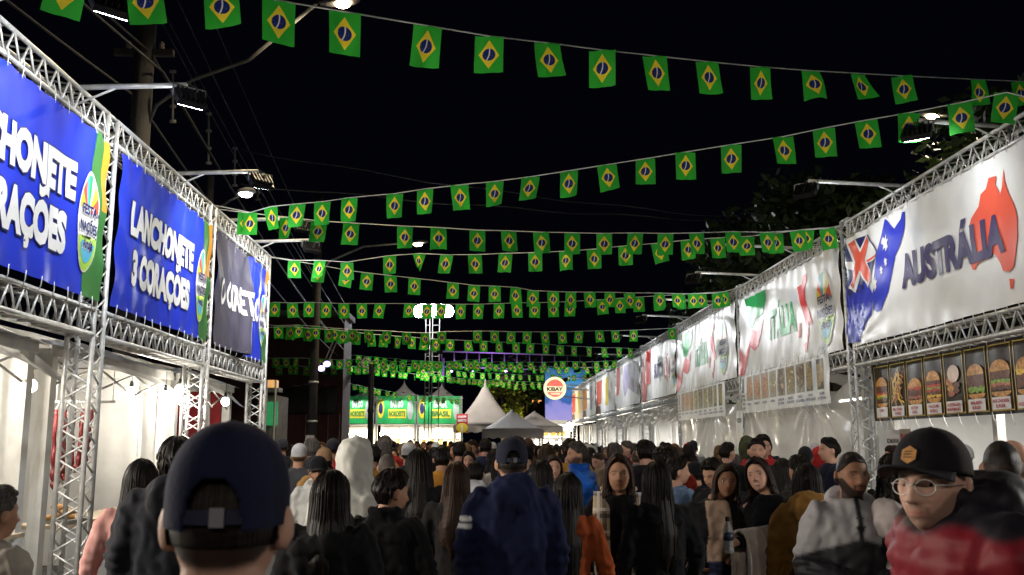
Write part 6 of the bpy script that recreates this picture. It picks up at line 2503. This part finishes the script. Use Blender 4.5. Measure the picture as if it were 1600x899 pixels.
# navy hoodie man in the middle
P('man from behind in a navy hooded sweatshirt and dark cap with back strap', 800, 682, 5.2, 4, skin='tan', hair=('fade', {}), hc=(.02, .016, .014), coat=NAVYC, hood=1.15, bulk=1.16,
  cap=dict(c=(.016, .018, .032), brim=True, strap=True, low=.006), pants=(.01, .012, .02), eyes=False,
  coatfn=lambda Pt, c: np.where(((Pt[:, 0] < -.225) & (np.abs((Pt[:, 2] - 1.285)) < .03) & (np.abs(Pt[:, 2] - 1.285) > .008))[:, None], np.array((.5, .5, .5)), c))
P('woman from behind with very long straight black hair in pale pink knit', 222, 717, 5.3, 12, sex='f', skin='light', hair=LONG(.58, thick=1.1), coat=(.42, .22, .20), knit=True, eyes=False)
P('man from behind in a charcoal hoodie with wavy dark hair, beside the navy cap', 277, 683, 5.0, 8, skin='tan', hair=('short', dict(thick=1.3)), coat=(.014, .015, .019), hood=1.1, bulk=1.12, eyes=False)
P('grey haired man in a beige hooded jacket by the sausage stall counter', -6, 757, 3.9, -30, skin='tan', hair=('short', {}), hc=(.07, .065, .06), coat=(.30, .27, .23), hood=1.25, bulk=1.15, eyes=False)
P('woman from behind with shoulder length black hair and a plain black coat', 517, 735, 4.4, -6, sex='f', skin='light', hair=LONG(.30, thick=1.25), coat=(.006, .006, .007), bulk=1.2, eyes=False)
P('woman in black whose cheek shows under swept back dark hair', 604, 731, 5.0, -8, hyaw=-48, hpitch=-8, sex='f', skin='tan', hair=('short', dict(thick=1.35)), hc=(.010, .006, .006), coat=(.006, .006, .007), bulk=1.22, collar=.01, eyes=True)
P('person from behind with a pale grey hood pulled up over the head', 556, 678, 5.8, 2, skin='tan', hair=None, hoodup=True, coat=(.50, .50, .46), bulk=1.12, eyes=False)
P('man in black cap and pale hoodie facing the viewer past the hooded head', 499, 712, 8.3, 196, hyaw=-10, skin='tan', hair=('fade', {}), coat=(.50, .50, .48), hood=1.1, cap=dict(c=(.010, .010, .012), low=.018), beard=.3)
P('person in a tan cap and mustard jacket behind the pale hoodie man', 507, 699, 9.6, 12, skin='tan', hair=('short', {}), coat=(.34, .19, .06), cap=dict(c=(.22, .13, .07), low=.01), eyes=False)
P('grey cropped man from behind in a dark navy padded coat', 605, 708, 8.4, 6, skin='tan', hair=('fade', dict(thick=1.2)), hc=(.08, .065, .055), coat=(.012, .012, .022), bulk=1.15, collar=.02, eyes=False)
P('woman from behind with long black hair, black top and blue jeans', 655, 701, 6.9, 4, sex='f', skin='tan', hair=LONG(.42, thick=1.3), coat=(.006, .006, .008), pants=(.025, .05, .12), bulk=1.1, eyes=False)
P('woman from behind with half tied brown hair in a dark grey sweater', 713, 722, 6.3, -14, sex='f', skin='tan', hair=LONG(.40), hc=(.035, .018, .011), coat=(.016, .015, .015), pants=(.03, .025, .03), eyes=False)
P('person from behind in a mustard yellow jacket in mid street', 690, 698, 10.0, 8, skin='tan', hair=('short', dict(thick=1.4)), coat=(.45, .20, .03), eyes=False)
P('person from behind in a khaki tan jacket in mid street', 718, 690, 13.0, -5, skin='tan', hair=('short', dict(thick=1.2)), coat=(.20, .13, .08), bulk=1.15, eyes=False)
P('boy from behind in a white hoodie with short dark hair', 743, 721, 9.0, -6, skin='tan', hair=('short', {}), coat=(.52, .52, .55), hood=1.1, bulk=.95, eyes=False)
P('woman facing the viewer beyond the boy in white', 733, 705, 12.0, 172, sex='f', skin='light', hair=LONG(.3, front=True), coat=(.02, .018, .02))
P('person with a pale draped shawl left of the navy hoodie man', 772, 703, 10.5, 10, sex='f', skin='tan', hair=LONG(.25), coat=(.42, .38, .34), eyes=False)
P('woman from behind with long dark hair right of the navy hoodie man', 845, 718, 7.0, -12, sex='f', skin='tan', hair=LONG(.38, thick=1.1), coat=(.012, .012, .016), eyes=False)
P('woman facing the viewer, half hidden behind long dark hair', 864, 711, 9.0, 176, hyaw=8, sex='f', skin='light', hair=LONG(.35, front=True), hc=(.02, .011, .008), coat=(.02, .02, .03))
P('woman from behind with waist length black hair and a rust orange sweater', 887, 738, 5.6, -10, sex='f', skin='light', hair=LONG(.60, thick=.95), coat=(.30, .066, .020), knit=True, bulk=1.0, eyes=False)
P('bearded man in a bright blue quilted jacket seen in profile', 903, 690, 9.3, 62, hyaw=42, skin='tan', hair=('short', dict(thick=1.25)), hc=(.05, .042, .038), coat=(.008, .13, .60), puffy=.55, shiny=True, bulk=1.12, beard=.7, collar=.02)
P('man in brown looking down next to the blue quilted jacket', 938, 704, 12.0, 120, hpitch=-18, hyaw=10, skin='light', hair=('fade', dict(thick=1.3)), hc=(.03, .018, .012), coat=(.16, .11, .07))
P('man from behind in an olive jacket by the bright stall opening', 995, 702, 13.0, -20, skin='tan', hair=('fade', dict(thick=1.2)), hc=(.03, .024, .018), coat=(.05, .055, .03), eyes=False)
# woman with the plaid scarf
r_, T, q = P('woman in black with a beige plaid scarf hanging from her neck', 966, 710, 5.9, 174, hpitch=3, sex='f', skin='tan', hair=LONG(.20, thick=1.15), hc=(.026, .014, .010), coat=(.007, .006, .007), collar=.0, bulk=1.08, vox=.007, fat=.02)
for sx in (-1, 1):
    b = MB()
    b.grid(lambda u, v: (sx * (.085 + .035 * math.sin(v * 2.2)) + (u - .5) * .105 * sx, lerp(1 - v, (0, .12, .25, .6, 1), (-.02, .095, .165, .165, .160)) + .012 * math.cos((u - .5) * 3) + .004 * math.sin(u * 14 + v * 5), 1.475 - .72 * (1 - v)), 8, 26)
    b.uv = [(u_, v_ * 1.1) for u_, v_ in b.uv]
    o = b.build('scarf_end', M_PLAID, r_, True, False)
    sd = o.modifiers.new('t', 'SOLIDIFY')
    sd.thickness = .008
b = MB()
b.grid(lambda u, v: ((.115 + .01 * math.sin(v * 9)) * math.sin(R(-115 + 230 * u)), -.02 - .105 * math.cos(R(-115 + 230 * u)), 1.44 + .075 * v - .015 * abs(u - .5)), 24, 5)
b.uv = [(v_, u_ * .9) for u_, v_ in b.uv]
o = b.build('scarf_neck', M_PLAID, r_, True, False)
o.modifiers.new('t', 'SOLIDIFY').thickness = .012
P('person with a round bushy head of black hair before the plastic front', 1041, 700, 8.8, 15, skin='brown', hair=('afro', {}), coat=(.012, .014, .012), eyes=False)
P('woman from behind with long black hair and a hand at her side in black', 1026, 721, 5.7, 14, sex='f', skin='light', hair=LONG(.46, thick=1.0), coat=(.006, .006, .007), arms=('down', 'down'), bulk=1.1, vox=.0075, eyes=False)
P('young person with black fringe in a faded denim jacket, seen in profile', 1056, 713, 7.8, -62, hyaw=-22, skin='light', hair=('short', dict(thick=1.7)), coat=(.13, .20, .31), arms=('phone', 'down'))
P('boy in profile with cropped black hair against the plastic front', 1076, 706, 10.5, 62, hyaw=22, skin='light', hair=('short', {}), coat=(.015, .015, .018))
P('person in a plain black cap between the boy and the red hair', 1086, 721, 9.3, 20, skin='tan', hair=('short', {}), coat=(.01, .01, .012), cap=dict(c=(.008, .008, .01), low=-.005), eyes=False)
P('person with curly bright red hair seen from behind', 1072, 740, 7.9, -10, sex='f', skin='light', hair=('curly', dict(length=.17, thick=1.3)), hc=(.36, .035, .018), coat=(.02, .02, .025), eyes=False)
P('man in black beanie and black jacket with lowered head', 1120, 712, 7.3, 128, hpitch=-22, skin='tan', hair=('short', dict(thick=1.5)), coat=(.012, .012, .014), bulk=1.1, arms=('down', 'down'))
# the smiling pair
HF = 192
P('smiling person with hand on hip in beige top and open black jacket', 1115, 724, 6.4, 180, hyaw=-4, lean=-.08, hroll=-5, sex='f', skin='brown', hair=LONG(.26), hc=(.022, .012, .008), coat=(.012, .012, .012), arms=('hip', 'front'), pants=(.045, .055, .11), vox=.0065, hem=.92,
  coatfn=split_front((.42, .30, .22), .088, 1.02, (.045, .055, .11)), hands=(.3, .6))
X2, Y2, top2 = headpos(1200, 714, 6.2)
HF2 = 148
wr = local_of(1150, 848, 5.92, X2, Y2, top2, HF2)
el = local_of(1214, 838, 6.12, X2, Y2, top2, HF2)
r_, T, q = P('laughing woman with long black hair in black holding a bottle and cardigan', 1200, 714, 6.2, HF2, hyaw=0, hroll=12, lean=.05, hpitch=6, sex='f', skin='light', hair=LONG(.36, thick=1.1), hc=(.016, .009, .007), coat=(.007, .007, .008), arms=((tuple(el), tuple(wr)), 'down'),
             pants=(.012, .018, .04), vox=.0065, smile=True, hands=(1.05, .5), thumbs=((0, .3, 1), None), hem=.9)
# bottle in her hand
hp = world_of(wr + (np.array(wr) - np.array(el)) / np.linalg.norm(np.array(wr) - np.array(el)) * .075 + (0, .02, 0), X2, Y2, top2, HF2) + (0, -.03, -.05)
bt = thing('water_bottle', hp, 'small clear plastic water bottle with dark label and black cap, held in a hand', 'bottle')
mgl, nt, bb = nodes_of('clear_pet')
bb.inputs['Base Color'].default_value = (.85, .9, .95, 1)
bb.inputs['Roughness'].default_value = .08
bb.inputs['Transmission Weight'].default_value = .75
bb.inputs['IOR'].default_value = 1.2
MB().lathe(hp, [(.004, 0), (.029, .003), (.031, .02), (.029, .05), (.031, .07), (.031, .125), (.028, .14), (.018, .165), (.012, .178), (.012, .188)], 18).build('body', mgl, bt, True)
lb = MB().lathe(hp, [(.0316, .075), (.0316, .122)], 18).build('label', mat('dark_label', (.02, .03, .06), .4), bt, True)
MB().lathe(hp, [(.014, .186), (.0145, .208), (.012, .211)], 14).build('cap', M_RUBBER, bt, True)
# cardigan over the forearm
ca, cb = world_of(el, X2, Y2, top2, HF2), world_of(wr, X2, Y2, top2, HF2)
cd = thing('cardigan', cb - (0, 0, .4), 'cream knitted cardigan draped over the forearm of the laughing woman', 'cardigan')


def drape(u, v):
    p = ca + (cb - ca) * (.0 + .92 * u)
    s = (v - .5) * 2
    ax = cb - ca
    side = np.array([ax[1], -ax[0], 0])
    side /= np.linalg.norm(side) + 1e-9
    if side[1] > 0:
        side = -side
    L_ = .30 + .05 * math.sin(u * 7) + .03 * math.sin(u * 17)
    a = abs(s)
    out = .075 * math.sin(min(a * 5, 1) * math.pi / 2) * (1 if s > 0 else -1)
    dz = .075 * math.cos(min(a * 5, 1) * math.pi / 2) - max(0, a - .2) / .8 * L_
    fold = .022 * math.sin(u * 24 + s * 2.5) * min(1, a * 2.5) + .012 * math.sin(u * 43 + s * 5)
    return p + side * (out + fold * (1 if s > 0 else -1)) + np.array([.0, 0, dz]) + ax * .03 * math.sin(s * 6 + u * 9)


o = MB().grid(drape, 44, 34).build('knit_cloth', mat('cream_knit', (.52, .45, .38), .95, 0, .12, 30, .5, 180, sheen=.3), cd, True)
o.modifiers.new('t', 'SOLIDIFY').thickness = .012
# mustard coat and its neighbour
P('woman from behind in a mustard brown coat with furry collar', 1260, 724, 5.9, -14, sex='f', skin='tan', hair=LONG(.13, thick=1.2), coat=(.215, .11, .025), hood=1.35, bulk=1.22, hem=.66, eyes=False)
P('person with tied black hair just behind the mustard brown coat', 1249, 711, 7.4, 20, sex='f', skin='tan', hair=('short', dict(thick=1.4)), coat=(.02, .016, .014), eyes=False)


def wind(Pt, c):
    zc = 1.245 - .30 * np.abs(Pt[:, 0]) + .03 * np.sign(Pt[:, 1])
    w_ = np.clip((Pt[:, 2] - zc) / .016 + .5, 0, 1)[:, None]
    c[:] = c * (1 - w_) + np.array((.30, .29, .30)) * w_
    c[(np.abs(Pt[:, 0]) < .018) & (Pt[:, 1] > .05)] = (.01, .01, .012)
    return c


P('bearded man in a grey and black windbreaker looking past the viewer', 1327, 703, 4.8, 176, hyaw=8, skin='brown', hair=('fade', dict(thick=1.2)), hc=(.010, .007, .006), coat=(.010, .010, .013), coatfn=wind, hood=1.1, bulk=1.06, shiny=True,
  beard=.95, vox=.0065, arms=('front', 'front'), fat=.02)
P('woman with big black curls and a pale grey zip hoodie, side on', 1399, 721, 4.75, -58, hyaw=-14, sex='f', skin='brown', hair=('curly', dict(length=.24, thick=1.15)), coat=(.40, .35, .34), hood=1.0, bulk=1.1)
P('close cropped man from behind with dark beard, in front of the burger stall', 1563, 684, 4.1, -20, skin='brown', hair=('fade', dict(thick=.7)), hc=(.014, .010, .009), coat=(.010, .010, .012), bulk=1.2, beard=.9, eyes=False)
P('bald person just beyond the close cropped man', 1583, 683, 5.0, 10, skin='light', hair=None, coat=(.02, .02, .02), eyes=False)
P('woman with dark hair facing away beside the bearded man', 1222, 716, 8.0, -20, sex='f', skin='tan', hair=LONG(.3), coat=(.03, .02, .02), eyes=False)
P('person with dark tied hair standing at the burger counter', 1392, 709, 6.6, -70, skin='tan', hair=('short', dict(thick=1.3)), coat=(.012, .012, .012), eyes=False)

# ------------------------------------------------------------------ the packed crowd farther up the street
PROTO = []
for k, kw in enumerate((dict(hair=('short', {})), dict(hair=('fade', dict(thick=1.3)), cap=dict(c=(.02, .02, .025), low=.0)), dict(sex='f', hair=LONG(.30)), dict(sex='f', hair=LONG(.45, thick=1.2, front=True)),
                        dict(hair=None, hoodup=True), dict(hair=('afro', {})), dict(hair=('short', dict(thick=1.5)), hood=1.1), dict(sex='f', hair=('curly', dict(length=.2))),
                        dict(hair=('fade', {}), cap=dict(c=(.42, .42, .42), low=.0)), dict(hair=('short', {}), arms=('phone', 'phone')))):
    r_, T = person('', 0, 0, 1.737, 0, vox=.013, proto=True, skin='tan' if k % 3 else 'light', seed=200 + k, **kw)
    PROTO.append(r_)
DESC = ['short dark hair', 'a dark cap', 'long dark hair', 'very long loose hair', 'hood pulled up', 'bushy round hair', 'a lowered hood', 'curly hair', 'a pale cap', 'a phone held up']
COATS = [('black', (.010, .010, .011)), ('black', (.012, .011, .012)), ('black', (.008, .008, .009)), ('near black', (.016, .014, .016)), ('dark navy', (.010, .012, .028)), ('dark grey', (.05, .05, .052)), ('charcoal', (.03, .03, .033)), ('navy', (.012, .016, .045)), ('dark brown', (.05, .028, .018)), ('grey', (.14, .14, .15)),
         ('white', (.45, .45, .45)), ('maroon', (.10, .012, .018)), ('olive', (.045, .05, .025)), ('denim blue', (.06, .09, .17)), ('beige', (.32, .24, .16)), ('mustard', (.33, .17, .03)), ('pink', (.42, .16, .17)), ('red', (.32, .02, .02))]
HAIRC = [DARKHAIR, DARKHAIR, (.016, .009, .006), (.03, .018, .010), (.07, .06, .055), (.12, .07, .03)]


def kids(o):
    return [c for c in bpy.data.objects if c.parent == o]


PK = [(p, [(c, kids(c)) for c in kids(p)]) for p in PROTO]
used = [False] * len(PROTO)
taken = [(o.location.x, o.location.y) for o in bpy.data.objects if o.name.startswith('person') and o.parent is None and o not in PROTO]
rc = random.Random(77)


def crowd_person(i, X, Y, top, face, cn, cc, hc, pc, label):
    p, ch = PK[i]
    if not used[i]:
        used[i] = True
        root, cs = p, [c for c, _ in ch]
    else:
        root = p.copy()
        col.objects.link(root)
        cs = []
        for c, gc in ch:
            d = c.copy()
            col.objects.link(d)
            d.parent = root
            cs.append(d)
            for g_ in gc:
                e_ = g_.copy()
                col.objects.link(e_)
                e_.parent = d
    root.location = (X, Y, 0)
    root.rotation_euler = (0, 0, R(face))
    s = top / (1.734 if i in (1, 8) else 1.775 if i == 4 else 1.721)
    root.scale = (s, s, s)
    root['label'] = label
    for c in cs:
        if c.name.startswith('jacket'):
            c.color = (*cc, 1)
        elif c.name.startswith('trousers'):
            c.color = (*pc, 1)
        elif c.name.startswith('hair'):
            c.color = (*hc, 1)


n_made = 0
LBL = set()
tries = 0
while n_made < 215 and tries < 9000:
    tries += 1
    Y = 9.6 + 40 * rc.random() ** 1.3
    xl = -1.5 if Y < 10.5 else (-2.3 if Y < 15 else (-3.2 if Y < 20 else -4.6))
    X = rc.uniform(xl, 4.95)
    if any((X - a) ** 2 + (Y - b) ** 2 < (.60 if Y < 14 else .68) ** 2 for a, b in taken):
        continue
    if abs(X - x2) < .4 and abs(Y - y2) < .5 or abs(X - lp[0]) < .4 and abs(Y - 30) < .5:
        continue
    taken.append((X, Y))
    i = rc.choice([0, 0, 0, 1, 2, 2, 2, 3, 3, 4, 5 if Y > 16 else 0, 6, 6, 7, 8, 9])
    q = rc.random()
    face = rc.gauss(0, 22) if q < .68 else (180 + rc.gauss(0, 25) if q < .9 else rc.choice((90, -90)) + rc.gauss(0, 20))
    fem = i in (2, 3, 7)
    top = min(1.77, rc.gauss(1.59 if fem else 1.68, .05))
    pose = 'from behind' if abs(face) < 50 else ('front on' if abs(face - 180) < 60 else 'side on')
    where = ('by the snack bar row' if Y < 17 else 'by the maroon building') if X < -1.6 else (('before the Italy stalls' if Y < 27 else 'by the far stalls') if X > 2.2 else ('in mid street' if Y < 20 else 'far up the street'))
    for q in range(14):
        cn, cc = rc.choice(COATS)
        pn, pc = rc.choice([('leggings', (.010, .010, .010)), ('jeans', (.04, .06, .11)), ('slacks', (.06, .058, .055))])
        lab = 'person in %s, %s, %s, %s %s' % (cn, pn, DESC[i], pose, where)
        if lab not in LBL:
            break
    LBL.add(lab)
    crowd_person(i, X, Y, top, face, cn, cc, rc.choice(HAIRC), pc, lab)
    n_made += 1
for i, u_ in enumerate(used):
    if not u_:
        crowd_person(i, 2 + .7 * i, 49, 1.7, 0, 'black', BLACK, DARKHAIR, BLACK, 'person in black with %s standing past the last banners' % DESC[i])

bpy.data.scenes.remove(SCR)
